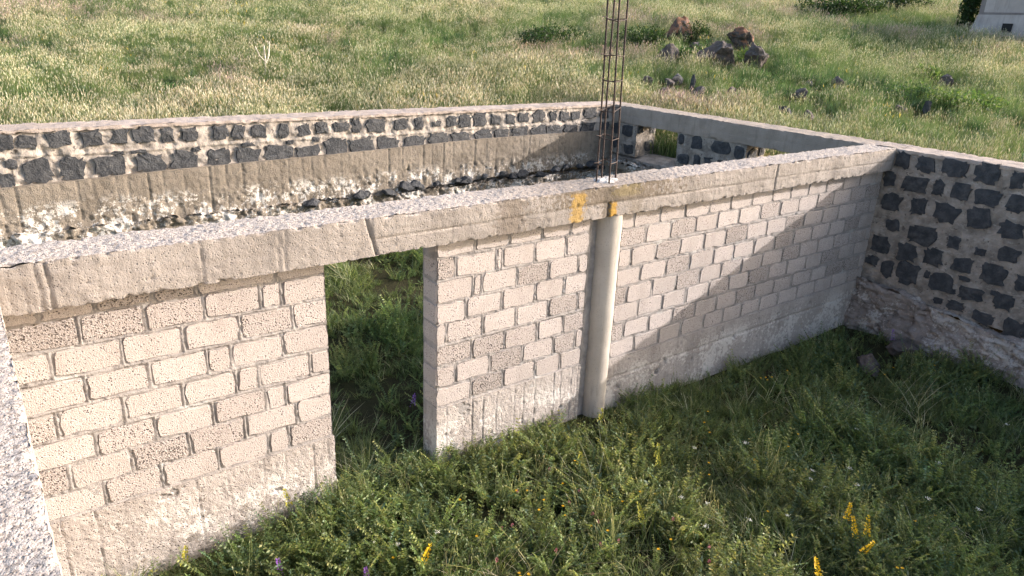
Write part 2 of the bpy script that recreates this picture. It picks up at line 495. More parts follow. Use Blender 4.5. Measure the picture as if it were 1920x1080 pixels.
def block_plate(hw, hh, depth, proud, seed, rad=0.010, jit=0.004):
    """a cast block face: a rectangle with worn corners and slightly wandering edges"""
    r = np.random.default_rng(seed); P = []
    nl = 4 if hw > 0.08 else 2
    c = [rad * r.uniform(.5, 2.0) for _ in range(4)]
    c = [min(x, hw * .5, hh * .5) for x in c]
    for k in range(nl + 1): P.append((-hw + c[0] + (2 * hw - c[0] - c[1]) * k / nl, -hh))
    for k in range(3): P.append((hw, -hh + c[1] + (2 * hh - c[1] - c[2]) * k / 2))
    for k in range(nl + 1): P.append((hw - c[2] - (2 * hw - c[2] - c[3]) * k / nl, hh))
    for k in range(3): P.append((-hw, hh - c[3] - (2 * hh - c[3] - c[0]) * k / 2))
    n = len(P)
    P = [(x + r.uniform(-jit, jit), y + r.uniform(-jit, jit)) for x, y in P]
    tx, ty = r.uniform(-.02, .02), r.uniform(-.03, .03)
    V = [(x, y, -depth) for x, y in P]
    for x, y in P:
        ix = r.uniform(.003, .009)
        V.append((x - math.copysign(min(ix, abs(x)), x) * (abs(x) > hw * .9), y - math.copysign(ix, y) * (abs(y) > hh * .85), proud + tx * x + ty * y + r.uniform(-.001, .001)))
    F = [(i, (i + 1) % n, n + (i + 1) % n, n + i) for i in range(n)] + [tuple(range(n, 2 * n))]
    return V, F


def on_wall(name, root, mat, axis, c, u, v, V, F, tilt=0.0):
    """axis '-y': u=x, v=z, out=-y.  axis '-x': u=-y (so the picture is not mirrored), v=z, out=-x.  axis '+z': top."""
    L = np.array(root.location)
    V = np.array(V, float)
    ct, st = math.cos(tilt), math.sin(tilt)
    a = V[:, 0] * ct - V[:, 1] * st; b = V[:, 0] * st + V[:, 1] * ct
    if axis == '-y': W_ = np.stack([u + a, c - V[:, 2], v + b], -1)
    elif axis == '-x': W_ = np.stack([c - V[:, 2], u - a, v + b], -1)
    o = obj(name, mesh_np(name, W_ - L, faces=F, mat=mat, smooth=False), root)
    return o


# ================================================================== 1. block wall
YB = 0.114
bw = thing('block_wall', 'long pale block wall with a doorway, round column and concrete beam on top', 'wall', (-5.0, 0.2, -2.5))


rows = {
 'L': (-10.1, -8.05, [(-0.405, -0.315, [-9.85, -9.55, -9.22, -8.95, -8.41]), -0.50, [-9.65, -9.28, -8.91, -8.53, -8.38], -0.70, [-9.83, -9.44, -9.07, -8.69, -8.31],
    -0.905, [-9.67, -9.30, -8.93, -8.77, -8.40], -1.11, [-9.86, -9.48, -9.11, -8.75, -8.59, -8.20], -1.315, [-9.67, -9.31, -8.93, -8.55, -8.40],
    -1.50, [-9.85, -9.48, -9.11, -8.72, -8.33], -1.69, [-9.67, -9.31, -8.93, -8.56, -8.40]]),
 'M': (-7.10, -5.42, [(-0.445, -0.315, [-6.73, -6.37, -6.0, -5.66]), -0.55, [-6.92, -6.50, -6.44, -6.08, -5.71], -0.75, [-6.74, -6.65, -6.27, -5.90, -5.54],
    -0.945, [-6.81, -6.43, -6.05, -5.70], -1.135, [-7.01, -6.63, -6.26, -5.88, -5.51], -1.345, [-6.74, -6.38, -6.0, -5.68],
    -1.54, [-6.91, -6.54, -6.17, -5.79, -5.51], -1.735, [-6.74, -6.38, -6.0, -5.69]]),
 'R': (-5.0, 0.0, [(-0.485, -0.315, [-4.83, -4.45, -4.07, -3.67, -3.30, -2.92, -2.52, -2.16, -1.78, -1.38, -0.99, -0.58, -0.18]),
    -0.585, [-4.64, -4.26, -3.87, -3.50, -3.12, -2.72, -2.33, -1.94, -1.54, -1.16, -0.75, -0.36],
    -0.795, [-4.83, -4.45, -4.08, -3.69, -3.32, -2.92, -2.54, -2.15, -1.77, -1.35, -0.97, -0.55, -0.18],
    -1.0, [-4.66, -4.27, -3.89, -3.49, -3.12, -2.74, -2.33, -1.93, -1.53, -1.12, -0.74, -0.37],
    -1.2, [-4.83, -4.46, -4.07, -3.68, -3.31, -2.93, -2.53, -2.11, -1.74, -1.33, -0.94, -0.55, -0.14],
    -1.39, [-4.65, -4.27, -3.88, -3.49, -3.12, -2.75, -2.35, -1.96, -1.54, -1.18, -0.76, -0.36],
    -1.60, [-4.83, -4.45, -4.07, -3.69, -3.31, -2.94, -2.57, -2.19, -1.80, -1.36, -0.99, -0.54, -0.15],
    -1.79, [-4.65, -4.27, -3.90, -3.50, -3.15, -2.80, -2.43, -2.04, -1.62, -1.21, -0.80, -0.39]])}
RECTS = {}
for key, (xa, xb, dat) in rows.items():
    z0, z1, j0 = dat[0]
    spec = [(0.5 * (z0 + z1), z1 - z0 - 0.01, j0)]
    for i in range(1, len(dat), 2): spec.append((dat[i], 0.176, dat[i + 1]))
    L_ = []
    for zc, hh, js in spec:
        e = [xa] + js + [xb]
        for x0_, x1_ in zip(e[:-1], e[1:]):
            a2 = x0_ + (0.0 if x0_ == xa else 0.012); b2 = x1_ - (0.0 if x1_ == xb else 0.012)
            if b2 - a2 > 0.03: L_.append((a2, b2, zc - hh / 2 - (.012 if key == 'L' else 0), zc + hh / 2 - (.012 if key == 'L' else 0)))
    RECTS[key] = L_


def mortar_face(key, gw):
    """joints: slightly humped mortar with a shrinkage crack all round each block"""
    def f(P, n):
        if n[1] > -0.5: return np.zeros(len(P))
        wob = fbm(P, 22, 3, 3) * 0.0065
        best = np.full(len(P), 1.0)
        for x0_, x1_, z0_, z1_ in RECTS[key]:
            m_ = (P[:, 0] > x0_ - .04) & (P[:, 0] < x1_ + .04) & (P[:, 2] > z0_ - .04) & (P[:, 2] < z1_ + .04)
            if not m_.any(): continue
            q = P[m_]
            dx = np.maximum(x0_ - q[:, 0], q[:, 0] - x1_); dz = np.maximum(z0_ - q[:, 2], q[:, 2] - z1_)
            sdv = np.where((dx > 0) & (dz > 0), np.hypot(np.maximum(dx, 0), np.maximum(dz, 0)), np.maximum(dx, dz))
            best[m_] = np.minimum(best[m_], sdv)
        best = best + wob
        depth = np.clip(0.55 + fbm(P, 7, 2, 13), 0.05, 1.3)
        d = -np.exp(-((best - 0.001) / gw) ** 2) * 0.010 * depth
        d += np.where(best > gw, 0.0035 * np.clip(0.7 + fbm(P, 5, 2, 33), 0, 1.6), -0.003) + fbm(P, 24, 3, 4) * 0.0028
        return d
    return f


YBL = 0.150                                                              # the near panel stands a little farther back under the beam
for (key, x0, x1, sk, res, gw) in (('L', -10.3, -8.05, ('+z', '-z', '+y'), 0.0075, 0.005), ('M', -7.097, -5.40, ('+z', '-z', '+y'), 0.0075, 0.005), ('R', -5.03, 0.25, ('+z', '-z', '+x', '+y'), 0.011, 0.0075)):
    rb('mortar', bw, M_MORTAR, (x0, (YBL if key == 'L' else YB) + 0.0005, -2.0), (x1, 0.33, -0.28), res, 0.002, 11, 3, sk, mortar_face(key, gw))
    rb('mortar', bw, M_MORTAR, (x0, 0.331, -2.0), (x1, 0.345, -0.28), 0.05, 0.003, 11, 3, ('+z', '-z', '-y'))
rb('mortar', bw, M_MORTAR, (-5.42, YB + 0.035, -2.7), (-5.0, 0.33, -0.28), 0.025, 0.010, 11, 4, ('+z', '-z'))

sd = 100
for key, (xa, xb, dat) in rows.items():
    z0, z1, j0 = dat[0]
    spec = [(0.5 * (z0 + z1), z1 - z0 - 0.01, j0)]
    for i in range(1, len(dat), 2): spec.append((dat[i], 0.176, dat[i + 1]))
    for zc, hh, js in spec:
        e = [xa] + js + [xb]
        for a, b in zip(e[:-1], e[1:]):
            a2 = a + (0.0 if a == xa else 0.012); b2 = b - (0.0 if b == xb else 0.012)
            if b2 - a2 < 0.03: continue
            sd += 1
            r = np.random.default_rng(sd)
            hw = (b2 - a2) / 2 * r.uniform(0.97, 1.0); h2 = hh / 2 * r.uniform(0.95, 1.03)
            V, F = block_plate(hw, h2, 0.03, r.uniform(0.001, 0.0055), sd, 0.014, 0.0075)
            on_wall('block', bw, M_BLOCK, '-y', YBL if key == 'L' else YB, (a2 + b2) / 2, zc + r.uniform(-.005, .005) - (.012 if key == 'L' else 0), V, F, r.uniform(-.012, .012))
# end blocks that show in the door jamb (facing the doorway)
for k, zc in enumerate([-0.55, -0.75, -0.945, -1.135, -1.345, -1.54, -1.735]):
    sd += 1
    V, F = block_plate(0.103 + 0.003 * (k % 3), 0.087, 0.02, 0.004 + 0.006 * ((k * 7) % 3) / 2, sd)
    on_wall('block', bw, M_BLOCK, '-x', -7.097, YB + 0.108, zc, V, F)


def base_extra(bounds, vert, seed):
    def f(P, n):
        if n[1] > -0.5: return np.zeros(len(P))
        d = np.zeros(len(P))
        for x0, s in vert: d -= groove(P[:, 0], x0 + 0.006 * fbm(P, 6, 2, 2), 0.0045) * s * 0.6
        d += fbm(P, 34, 3, seed) * 0.0045
        d -= np.clip(fbm(P, 8, 4, seed + 1) - 0.85, 0, 1) * 0.12          # broken-out holes
        return d
    return f


rv = np.random.default_rng(5)
vL = [(x, rv.uniform(.008, .02)) for x in (-9.95, -9.75, -9.1, -8.88, -8.62, -8.45, -8.22, -8.1)]
vM = [(x, rv.uniform(.012, .028)) for x in (-7.0, -6.72, -6.6, -6.45, -6.24, -6.13, -5.99, -5.75, -5.66, -5.52, -5.44)]
vR = [(x, rv.uniform(.006, .014)) for x in (-3.75, -2.3, -1.2)]
rb('concrete_base', bw, M_BASE, (-10.3, YBL - 0.01, -2.8), (-8.04, 0.34, -1.807), 0.010, 0.002, 7, 21, ('-z',), base_extra(None, vL, 31))
rb('concrete_base', bw, M_BASE, (-7.101, YB - 0.008, -2.8), (-5.405, 0.34, -1.84), 0.010, 0.002, 7, 22, ('-z',), base_extra(None, vM, 41))


def baseR(P, n):
    d = base_extra(None, vR, 51)(P, n)
    if n[1] < -0.5:
        d = d - groove(P[:, 2], -2.10 + 0.02 * P[:, 0] * 0.2, 0.010) * 0.012
    return d


rb('concrete_base', bw, M_BASE, (-5.03, YB - 0.008, -2.9), (0.1, 0.34, -1.895), 0.014, 0.003, 7, 23, ('-z', '+x'), baseR)
# round column
V = []; nseg = 56; zs = np.linspace(-2.75, -0.29, 90)
th = np.linspace(0, 2 * math.pi, nseg, endpoint=False)
for z in zs:
    rr = 0.1335 - 0.0075 * (-0.29 - z) / 2.4 + 0.001 * math.sin(z * 9)
    V += [(-5.165 + rr * math.cos(a), 0.135 + rr * math.sin(a), z) for a in th]
V = np.array(V); V += np.stack([fbm(V, 9, 2, 71), fbm(V, 9, 2, 72), np.zeros(len(V))], -1) * 0.0022
i, j = np.meshgrid(np.arange(len(zs) - 1), np.arange(nseg), indexing='ij')
q = np.stack([i * nseg + j, i * nseg + (j + 1) % nseg, (i + 1) * nseg + (j + 1) % nseg, (i + 1) * nseg + j], -1).reshape(-1, 4)
obj('round_column', mesh_np('round_column', V - np.array(bw.location), q, mat=M_COLUMN), bw)

# ring beam of this wall
cracks = [(-9.83, .012, .012), (-9.78, .02, .014), (-9.90, .006, .008), (-8.93, .010, .012), (-8.43, .006, .008), (-8.38, .008, .010), (-2.69, .02, .018), (-9.97, .006, .01)]


def beam_extra(P, n):
    d = np.zeros(len(P)); x, z = P[:, 0], P[:, 2]
    if n[1] < -0.5:
        w = 0.010 * fbm(P, 5, 2, 4)
        for x0, s, wd in cracks: d -= groove(x + w, x0, wd * 0.6) * s
        d -= groove(x + (z + 0.15) * 0.28 + w * 1.5, -7.72, 0.011) * 0.022          # slanting crack by the door
        d -= groove(x + w, -5.305, 0.016) * 0.030 * (z < -0.155)                     # dark seam over the column
        d -= groove(z + 0.25 * w, -0.160 + 0.004 * np.sin(x * 2), 0.006) * 0.011 * (x > -7.72)
        d += np.where((x > -7.72) & (z > -0.16), 0.006, 0.0)
        d += fbm(P, 24, 3, 8) * 0.0026 + fbm(P * np.array([.15, 1, 1]), 26, 2, 88) * 0.0022
        d -= np.clip(fbm(P, 30, 2, 81) - 0.9, 0, 1) * 0.03
    elif n[2] > 0.5:
        d += fbm(P, 40, 3, 9) * 0.005 + fbm(P, 4, 2, 10) * 0.006
    elif n[2] < -0.5:
        d += fbm(P, 14, 3, 12) * 0.003
    return d


rb('concrete_beam', bw, M_BEAM, (-10.46, 0.0, -0.298), (0.02, 0.402, 0.0), 0.012, 0.0022, 5, 61, ('+x', '-x'), beam_extra, 0.014)
# lime washed stub where the column reinforcement comes out
V, F = plate(20, 0.15, 0.11, 0.01, 0.008, 0.35, 3, 901, 0.3, True, 0.5)
V = np.array(V)
o = obj('lime_patch', mesh_np('lime_patch', np.stack([V[:, 0] - 5.16, V[:, 1] + 0.225, V[:, 2] + 0.006], -1) - np.array(bw.location), faces=F, mat=M_LIME, smooth=False), bw)

# ------------------------------------------------------------------ reinforcement cage
rc = thing('rebar_cage', 'rusty reinforcement cage standing upright out of the beam above the round column', 'rebar', (-5.165, 0.225, 0.0))


def tube(pts, r, seg=8, ridges=False):
    pts = [Vector(p) for p in pts]; V = []; Q = []
    for k, p in enumerate(pts):
        d = (pts[min(k + 1, len(pts) - 1)] - pts[max(k - 1, 0)]).normalized()
        a = d.orthogonal().normalized() if k == 0 else (a - d * a.dot(d)).normalized()
        b = d.cross(a)
        rr = r * (1.12 if ridges and k % 2 else 1.0)
        V += [p + (a * math.cos(t) + b * math.sin(t)) * rr for t in [2 * math.pi * s / seg for s in range(seg)]]
    for k in range(len(pts) - 1):
        for s in range(seg):
            Q.append((k * seg + s, k * seg + (s + 1) % seg, (k + 1) * seg + (s + 1) % seg, (k + 1) * seg + s))
    return [tuple(v) for v in V], Q


bars = [(-0.115, 0.0), (-0.05, -0.10), (0.120, -0.01), (0.045, 0.10)]
lean = [(-0.04, 0.005), (-0.045, 0.02), (-0.02, 0.02), (-0.025, 0.0)]
top = 2.35


def barpos(k, z):
    bow = 0.006 * math.sin(z * 2.1 + k)
    return Vector((bars[k][0] + lean[k][0] * z / 2 + bow, bars[k][1] + lean[k][1] * z / 2, z))


for k in range(4):
    V, Q = tube([barpos(k, z) for z in np.arange(-0.05, top + 0.1 * k, 0.016)], 0.0082, 7, True)
    obj('bar', mesh_np('bar', V, faces=Q, mat=M_RUST), rc)
rs = random.Random(3)
for z in (0.174, 0.41, 0.66, 0.915, 1.13, 1.44, 1.69, 1.95, 2.2):
    dz = [rs.uniform(-.018, .018) for _ in range(4)]
    c = [barpos(k, z + dz[k]) for k in range(4)]
    ctr = sum(c, Vector()) / 4
    c = [ctr + (p - ctr) * 1.09 for p in c]
    order = [0, 1, 2, 3]
    path = []
    for a in range(4):
        p, q_ = c[order[a]], c[order[(a + 1) % 4]]
        path += [p.lerp(q_, t) for t in (0.05, 0.35, 0.65, 0.95)]
    path.append(path[0] + Vector((0, 0, 0.012)))
    path.append(c[0] + (c[0] - ctr) * 0.3 + Vector((0, 0, 0.015)))
    path.insert(0, c[0] + Vector((0.03, -0.02, -0.01)))
    V, Q = tube(path, 0.0042, 6)
    obj('stirrup', mesh_np('stirrup', V, faces=Q, mat=M_RUST), rc)

# ================================================================== 2. cross wall under the camera
cw = thing('cross_wall', 'wall top of pitted white concrete running towards the viewer at lower left', 'wall', (-10.25, -3.5, -2.5))


def slab_extra(P, n):
    d = np.zeros(len(P))
    if n[2] > 0.5:
        d = fbm(P, 42, 3, 19) * 0.0040 + fbm(P, 7, 3, 20) * 0.003
        d -= np.clip(fbm(P, 36, 2, 24) - 0.7, 0, 1) * 0.012
    elif n[0] > 0.5:
        d = fbm(P, 24, 3, 23) * 0.004
    return d


rb('concrete_beam', cw, M_SLAB, (-10.46, -4.6, -0.30), (-10.024, -0.003, 0.0), 0.012, 0.004, 6, 63, ('+y', '-z'), slab_extra, 0.012)
rb('concrete_beam', cw, M_SLAB, (-10.46, -7.9, -0.30), (-10.024, -4.603, 0.0), 0.04, 0.004, 6, 64, ('-z',), slab_extra, 0.012)
rb('wall_body', cw, M_BASE, (-10.40, -7.9, -2.9), (-10.13, 0.10, -0.301), 0.05, 0.006, 7, 65, ('+z', '-z'))

# ================================================================== 3. rear stone wall
rw = thing('rear_stone_wall', 'dark stone and mortar wall in shade with a concrete top and window openings, at the far end', 'wall', (0.26, -1.0, -2.5))


def smear_extra(seed, ax):
    def f(P, n):
        if n[ax] > -0.5: return np.zeros(len(P))
        return fbm(P, 6, 3, seed) * 0.011 + fbm(P, 24, 3, seed + 5) * 0.008
    return f


def rear_right(P, n):
    d = smear_extra(91, 0)(P, n)
    return d


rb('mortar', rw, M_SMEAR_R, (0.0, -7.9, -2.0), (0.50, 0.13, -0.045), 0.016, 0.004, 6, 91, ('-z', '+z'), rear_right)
rb('wall_cap', rw, M_CAP, (-0.012, -7.9, -0.05), (0.52, 0.0, -0.004), 0.022, 0.006, 6, 93, ('-z', '+y'), lambda P, n: fbm(P, 22, 3, 94) * 0.005, 0.012)
rb('wall_cap', rw, M_CAP, (0.019, 0.003, -0.05), (0.52, 0.40, -0.002), 0.022, 0.006, 6, 93, ('-z',), lambda P, n: fbm(P, 22, 3, 95) * 0.007)


def plinth_r(P, n):
    d = np.zeros(len(P))
    if n[0] < -0.5 or n[2] > 0.5:
        d = fbm(P * np.array([1, .6, 1.3]), 5, 3, 96) * 0.040 + fbm(P * np.array([1, .5, 1.6]), 19, 3, 97) * 0.026
        d -= np.clip(fbm(P, 8, 3, 98) - 0.40, 0, 1) * 0.12
    return d


V, Q = rough_box((-0.13, -7.9, -3.0), (0.1, 0.105, -1.85), 0.016, 0.008, 7, 99, ('-z', '+x', '+y'), plinth_r)
V[:, 2] += np.where(V[:, 2] > -2.9, np.interp(V[:, 1], [-7.9, -2.0, 0.1], [-0.55, -0.21, 0.02]), 0)     # its top falls away to the right
V[:, 0] -= np.clip(-1.85 - V[:, 2], 0, 1) * 0.16                                                     # battered foot
obj('rough_plinth', mesh_np('rough_plinth', V - np.array(rw.location), Q, mat=M_PLINTH_R), rw)

RIGHT = [(-0.11, -0.14, 0.2, 0.23), (-0.42, -0.15, 0.25, 0.21), (-0.77, -0.13, 0.32, 0.22), (-1.16, -0.13, 0.3, 0.25), (-1.49, -0.15, 0.16, 0.21), (0.01, -0.42, 0.17, 0.21), (-0.34, -0.42, 0.33, 0.25), (-0.64, -0.41, 0.15, 0.21), (-0.92, -0.41, 0.24, 0.22), (-1.22, -0.42, 0.3, 0.22), (-1.54, -0.42, 0.21, 0.24), (-0.08, -0.71, 0.29, 0.24), (-0.44, -0.7, 0.22, 0.24), (-0.79, -0.71, 0.34, 0.26), (-1.19, -0.69, 0.31, 0.28), (-1.57, -0.75, 0.29, 0.23), (-0.18, -1.02, 0.2, 0.17), (-0.58, -1.06, 0.36, 0.27), (-0.98, -1.06, 0.17, 0.17), (-0.06, -1.33, 0.28, 0.25), (-0.44, -1.34, 0.28, 0.25), (-0.78, -1.31, 0.27, 0.23), (-1.3, -1.1, 0.13, 0.11), (-1.62, -1.05, 0.24, 0.22), (0.0, -1.58, 0.18, 0.15), (-0.23, -1.64, 0.17, 0.25), (-0.52, -1.62, 0.31, 0.3), (-1.14, -1.32, 0.27, 0.22), (-1.51, -1.33, 0.31, 0.26), (-1.83, -1.35, 0.15, 0.21), (-0.95, -1.62, 0.35, 0.27), (-1.21, -1.49, 0.16, 0.06), (-1.32, -1.66, 0.32, 0.2), (-1.7, -1.64, 0.22, 0.23), (-0.76, -1.56, 0.08, 0.11), (-0.97, -1.87, 0.13, 0.09), (-1.19, -1.87, 0.23, 0.14), (-1.53, -1.92, 0.27, 0.16), (-1.88, -1.94, 0.24, 0.25), (-1.12, -1.69, 0.06, 0.07), (-1.57, -1.56, 0.08, 0.07)]
rr_ = np.random.default_rng(44)
for rowz in (-0.15, -0.42, -0.71, -1.05, -1.34, -1.64, -1.92):
    y = -1.93 - rr_.uniform(0, 0.2)
    while y > -5.5:
        w = rr_.uniform(0.2, 0.36); RIGHT.append((y - w / 2, rowz + rr_.uniform(-.03, .03), w, rr_.uniform(.18, .26))); y -= w + rr_.uniform(.06, .14)
sd = 3000
for u, v, w, h in RIGHT:
    sd += 1
    V, F = plate(20, w / 2 * 1.04, h / 2 * 1.04, 0.04, 0.010, 0.27, 4.5, sd, 0.03, True, 0.35)
    on_wall('stone', rw, M_STONE, '-x', -0.010, u, v, V, F, random.Random(sd).uniform(-.12, .12))

# the part behind the far room, with two window openings
rb('concrete_beam', rw, M_RBEAM, (0.0, 0.402, -0.31), (0.52, 5.437, -0.004), 0.03, 0.005, 6, 110, (), lambda P, n: (-groove(P[:, 2], -0.165, 0.008) * 0.008 + fbm(P, 22, 3, 111) * 0.003 if n[0] < -0.5 else fbm(P, 20, 3, 112) * 0.006), 0.012)
for a, b in ((0.34, 1.40), (2.35, 3.77), (4.75, 5.437)):
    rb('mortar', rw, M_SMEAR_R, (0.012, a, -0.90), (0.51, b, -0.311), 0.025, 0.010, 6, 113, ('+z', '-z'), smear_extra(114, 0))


def sill_low(P, n):
    d = smear_extra(117, 0)(P, n)
    return d


V, Q = rough_box((0.0, 0.34, -2.6), (0.51, 5.437, -0.86), 0.03, 0.010, 6, 116, ('-z',), sill_low)
V[:, 2] -= np.where(V[:, 2] > -0.95, np.clip(0.3 - V[:, 0], 0, 1) * 0.28, 0)
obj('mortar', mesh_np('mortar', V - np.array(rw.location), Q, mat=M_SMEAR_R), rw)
V, Q = rough_box((-0.22, 0.36, -2.6), (0.05, 5.40, -1.02), 0.03, 0.012, 7, 118, ('-z', '+x'), plinth_r)
obj('rough_plinth', mesh_np('rough_plinth', V - np.array(rw.location), Q, mat=M_PLINTH), rw)
REAR = [(5.31, -0.43, 0.22, 0.21), (4.99, -0.44, 0.29, 0.22), (4.92, -0.77, 0.30, 0.22), (5.30, -0.71, 0.19, 0.19), (3.69, -0.41, 0.14, 0.19), (3.34, -0.43, 0.24, 0.25), (2.84, -0.43, 0.41, 0.23), (2.47, -0.45, 0.20, 0.22), (3.60, -0.74, 0.30, 0.2), (3.30, -0.71, 0.16, 0.19), (3.05, -0.70, 0.23, 0.19), (2.78, -0.70, 0.2, 0.17), (2.5, -0.72, 0.2, 0.2), (1.2, -0.45, 0.25, 0.22), (0.85, -0.45, 0.3, 0.22), (1.15, -0.73, 0.3, 0.2), (0.7, -0.73, 0.3, 0.2)]
for u, v, w, h in REAR:
    sd += 1
    V, F = plate(12, w / 2, h / 2, 0.03, 0.014, 0.2, 4, sd, 0.08, True, 0.5)
    on_wall('stone', rw, M_STONE, '-x', 0.008, u, v, V, F)
# stones in the window jambs that face the sun
for yj, lst in ((4.75, [(0.17, -0.42, 0.22, 0.2), (0.40, -0.40, 0.16, 0.2), (0.36, -0.71, 0.26, 0.24), (0.10, -0.72, 0.16, 0.2)]), (2.35, [(0.2, -0.45, 0.24, 0.22), (0.42, -0.42, 0.14, 0.2), (0.3, -0.72, 0.28, 0.22)])):
    pass
for yj, lst in ((4.75, [(0.10, -0.40, 0.16, 0.15), (0.40, -0.40, 0.15, 0.17), (0.36, -0.71, 0.24, 0.22)]), (2.35, [(0.18, -0.48, 0.24, 0.22), (0.42, -0.42, 0.14, 0.2), (0.3, -0.74, 0.28, 0.2)])):
    for u, v, w, h in lst:
        sd += 1
        V, F = plate(12, w / 2, h / 2, 0.03, 0.012, 0.2, 4, sd, 0.08, True, 0.5)
        on_wall('stone', rw, M_STONE, '-y', yj - 0.006, u, v, V, F)

# ================================================================== 4. left stone wall
YL = 5.438
lw = thing('sunlit_stone_wall', 'sunlit wall of two rows of black stones in pale mortar on a concrete footing', 'wall', (-5.2, 5.7, -2.2))


def left_extra(P, n):
    if n[1] > -0.5: return np.zeros(len(P))
    d = fbm(P, 6, 3, 121) * 0.012 + fbm(P, 14, 3, 122) * 0.016
    zt = -0.30 + 0.012 * np.sin(P[:, 0] * 1.7)
    d += 0.020 * np.clip(1 - np.abs(P[:, 2] - zt + 0.02) / 0.035, 0, 1)
    d -= 0.020 * groove(P[:, 2], zt - 0.03, 0.010)
    d += 0.020 * (P[:, 2] > -0.05)
    return d


rb('mortar', lw, M_SMEAR, (-11.5, YL, -0.72), (0.02, 5.90, -0.04), 0.018, 0.004, 6, 123, ('+z', '-z', '+x'), left_extra)
rb('wall_cap', lw, M_CAP, (-11.5, YL - 0.012, -0.045), (0.52, 5.952, -0.002), 0.024, 0.007, 6, 124, ('-z',), lambda P, n: fbm(P, 20, 3, 125) * 0.006, 0.014)
vl = [(-10 + 0.2 * k + rv.uniform(-.05, .05), rv.uniform(.004, .018)) for k in range(50)]


def plinth_l(P, n):
    d = np.zeros(len(P))
    if n[1] < -0.5:
        w = 0.008 * fbm(P, 7, 2, 6)
        for x0, s in vl: d -= groove(P[:, 0] + w, x0, 0.008) * s
        low = np.clip((-0.78 - P[:, 2]) / 0.3, 0, 1)
        d += fbm(P, 24, 3, 131) * 0.006
        d += (fbm(P, 16, 4, 132) * 0.016 - 0.008) * low
        d -= np.clip(fbm(P, 9, 4, 133) - 0.95, 0, 1) * 0.12
    return d


V, Q = rough_box((-11.5, YL - 0.075, -1.22), (0.0, 5.6, -0.60), 0.018, 0.003, 6, 134, ('+y', '+x'), plinth_l)
V[:, 2] += np.where(V[:, 2] > -1.15, np.interp(V[:, 0], [-10, -8, -5.5, -3, 0], [-0.06, 0.01, 0.06, 0.13, 0.13]), np.interp(V[:, 0], [-10, -5, -2.5, 0], [-0.18, 0.0, 0.10, 0.12]) * np.clip((V[:, 2] + 1.6) / 0.4, 0, 1))
obj('concrete_footing', mesh_np('concrete_footing', V - np.array(lw.location), Q, mat=M_PLINTH), lw)


def rub(P, n):
    d = np.zeros(len(P))
    if n[1] < -0.5 or n[2] > .5: d = fbm(P, 6, 3, 141) * 0.035 + fbm(P, 22, 4, 142) * 0.028
    return d


V, Q = rough_box((-11.5, YL - 0.11, -2.4), (0.0, 5.6, -1.21), 0.022, 0.010, 6, 144, ('-z', '+y', '+x'), rub)
obj('rubble_foot', mesh_np('rubble_foot', V - np.array(lw.location), Q, mat=M_PLINTH), lw)
LEFT = [(-9.63, -0.14, 0.15, 0.19), (-9.42, -0.15, 0.19, 0.15), (-9.1, -0.13, 0.26, 0.19), (-8.75, -0.14, 0.24, 0.19), (-8.45, -0.14, 0.2, 0.2), (-8.16, -0.13, 0.25, 0.2), (-7.9, -0.14, 0.16, 0.21), (-7.63, -0.15, 0.19, 0.19), (-9.69, -0.56, 0.16, 0.17), (-9.61, -0.39, 0.12, 0.12), (-9.37, -0.49, 0.3, 0.28), (-9.0, -0.49, 0.26, 0.27), (-8.59, -0.49, 0.34, 0.27), (-8.14, -0.49, 0.33, 0.25), (-7.74, -0.49, 0.3, 0.25), (-8.26, -0.335, 0.2, 0.05), (-7.57, -0.35, 0.12, 0.07), (-8.49, -0.335, 0.15, 0.05), (-7.24, -0.15, 0.2, 0.19), (-7.01, -0.16, 0.16, 0.2), (-6.73, -0.16, 0.21, 0.18), (-6.38, -0.17, 0.16, 0.2), (-6.09, -0.17, 0.18, 0.17), (-5.83, -0.16, 0.19, 0.17), (-5.52, -0.16, 0.23, 0.14), (-5.28, -0.15, 0.16, 0.2), (-4.96, -0.17, 0.32, 0.2), (-4.52, -0.17, 0.23, 0.18), (-4.22, -0.17, 0.16, 0.18), (-7.29, -0.48, 0.28, 0.23), (-6.9, -0.49, 0.32, 0.23), (-6.48, -0.49, 0.37, 0.25), (-6.05, -0.50, 0.33, 0.20), (-5.63, -0.47, 0.33, 0.30), (-5.2, -0.47, 0.4, 0.29), (-4.76, -0.47, 0.35, 0.27), (-4.3, -0.47, 0.4, 0.23), (-6.89, -0.33, 0.17, 0.06), (-6.3, -0.335, 0.11, 0.06), (-5.92, -0.32, 0.1, 0.08), (-3.89, -0.19, 0.15, 0.1), (-3.6, -0.16, 0.19, 0.16), (-3.35, -0.17, 0.22, 0.21), (-3.06, -0.16, 0.27, 0.22), (-2.73, -0.18, 0.21, 0.17), (-2.42, -0.18, 0.21, 0.16), (-2.14, -0.17, 0.22, 0.17), (-1.8, -0.16, 0.28, 0.2), (-1.47, -0.17, 0.16, 0.18), (-1.21, -0.18, 0.21, 0.17), (-0.94, -0.18, 0.22, 0.16), (-0.57, -0.15, 0.3, 0.19), (-3.87, -0.44, 0.34, 0.23), (-3.43, -0.45, 0.36, 0.22), (-2.98, -0.45, 0.32, 0.22), (-2.6, -0.44, 0.3, 0.24), (-2.21, -0.44, 0.33, 0.24), (-1.8, -0.43, 0.32, 0.23), (-1.42, -0.43, 0.35, 0.23), (-1.02, -0.43, 0.34, 0.21), (-0.61, -0.42, 0.35, 0.23), (-0.2, -0.16, 0.2, 0.2), (-0.2, -0.43, 0.25, 0.22)]
for k in range(4): LEFT += [(-9.95 - 0.33 * k, -0.15, 0.22, 0.19), (-10.0 - 0.36 * k, -0.49, 0.28, 0.25)]
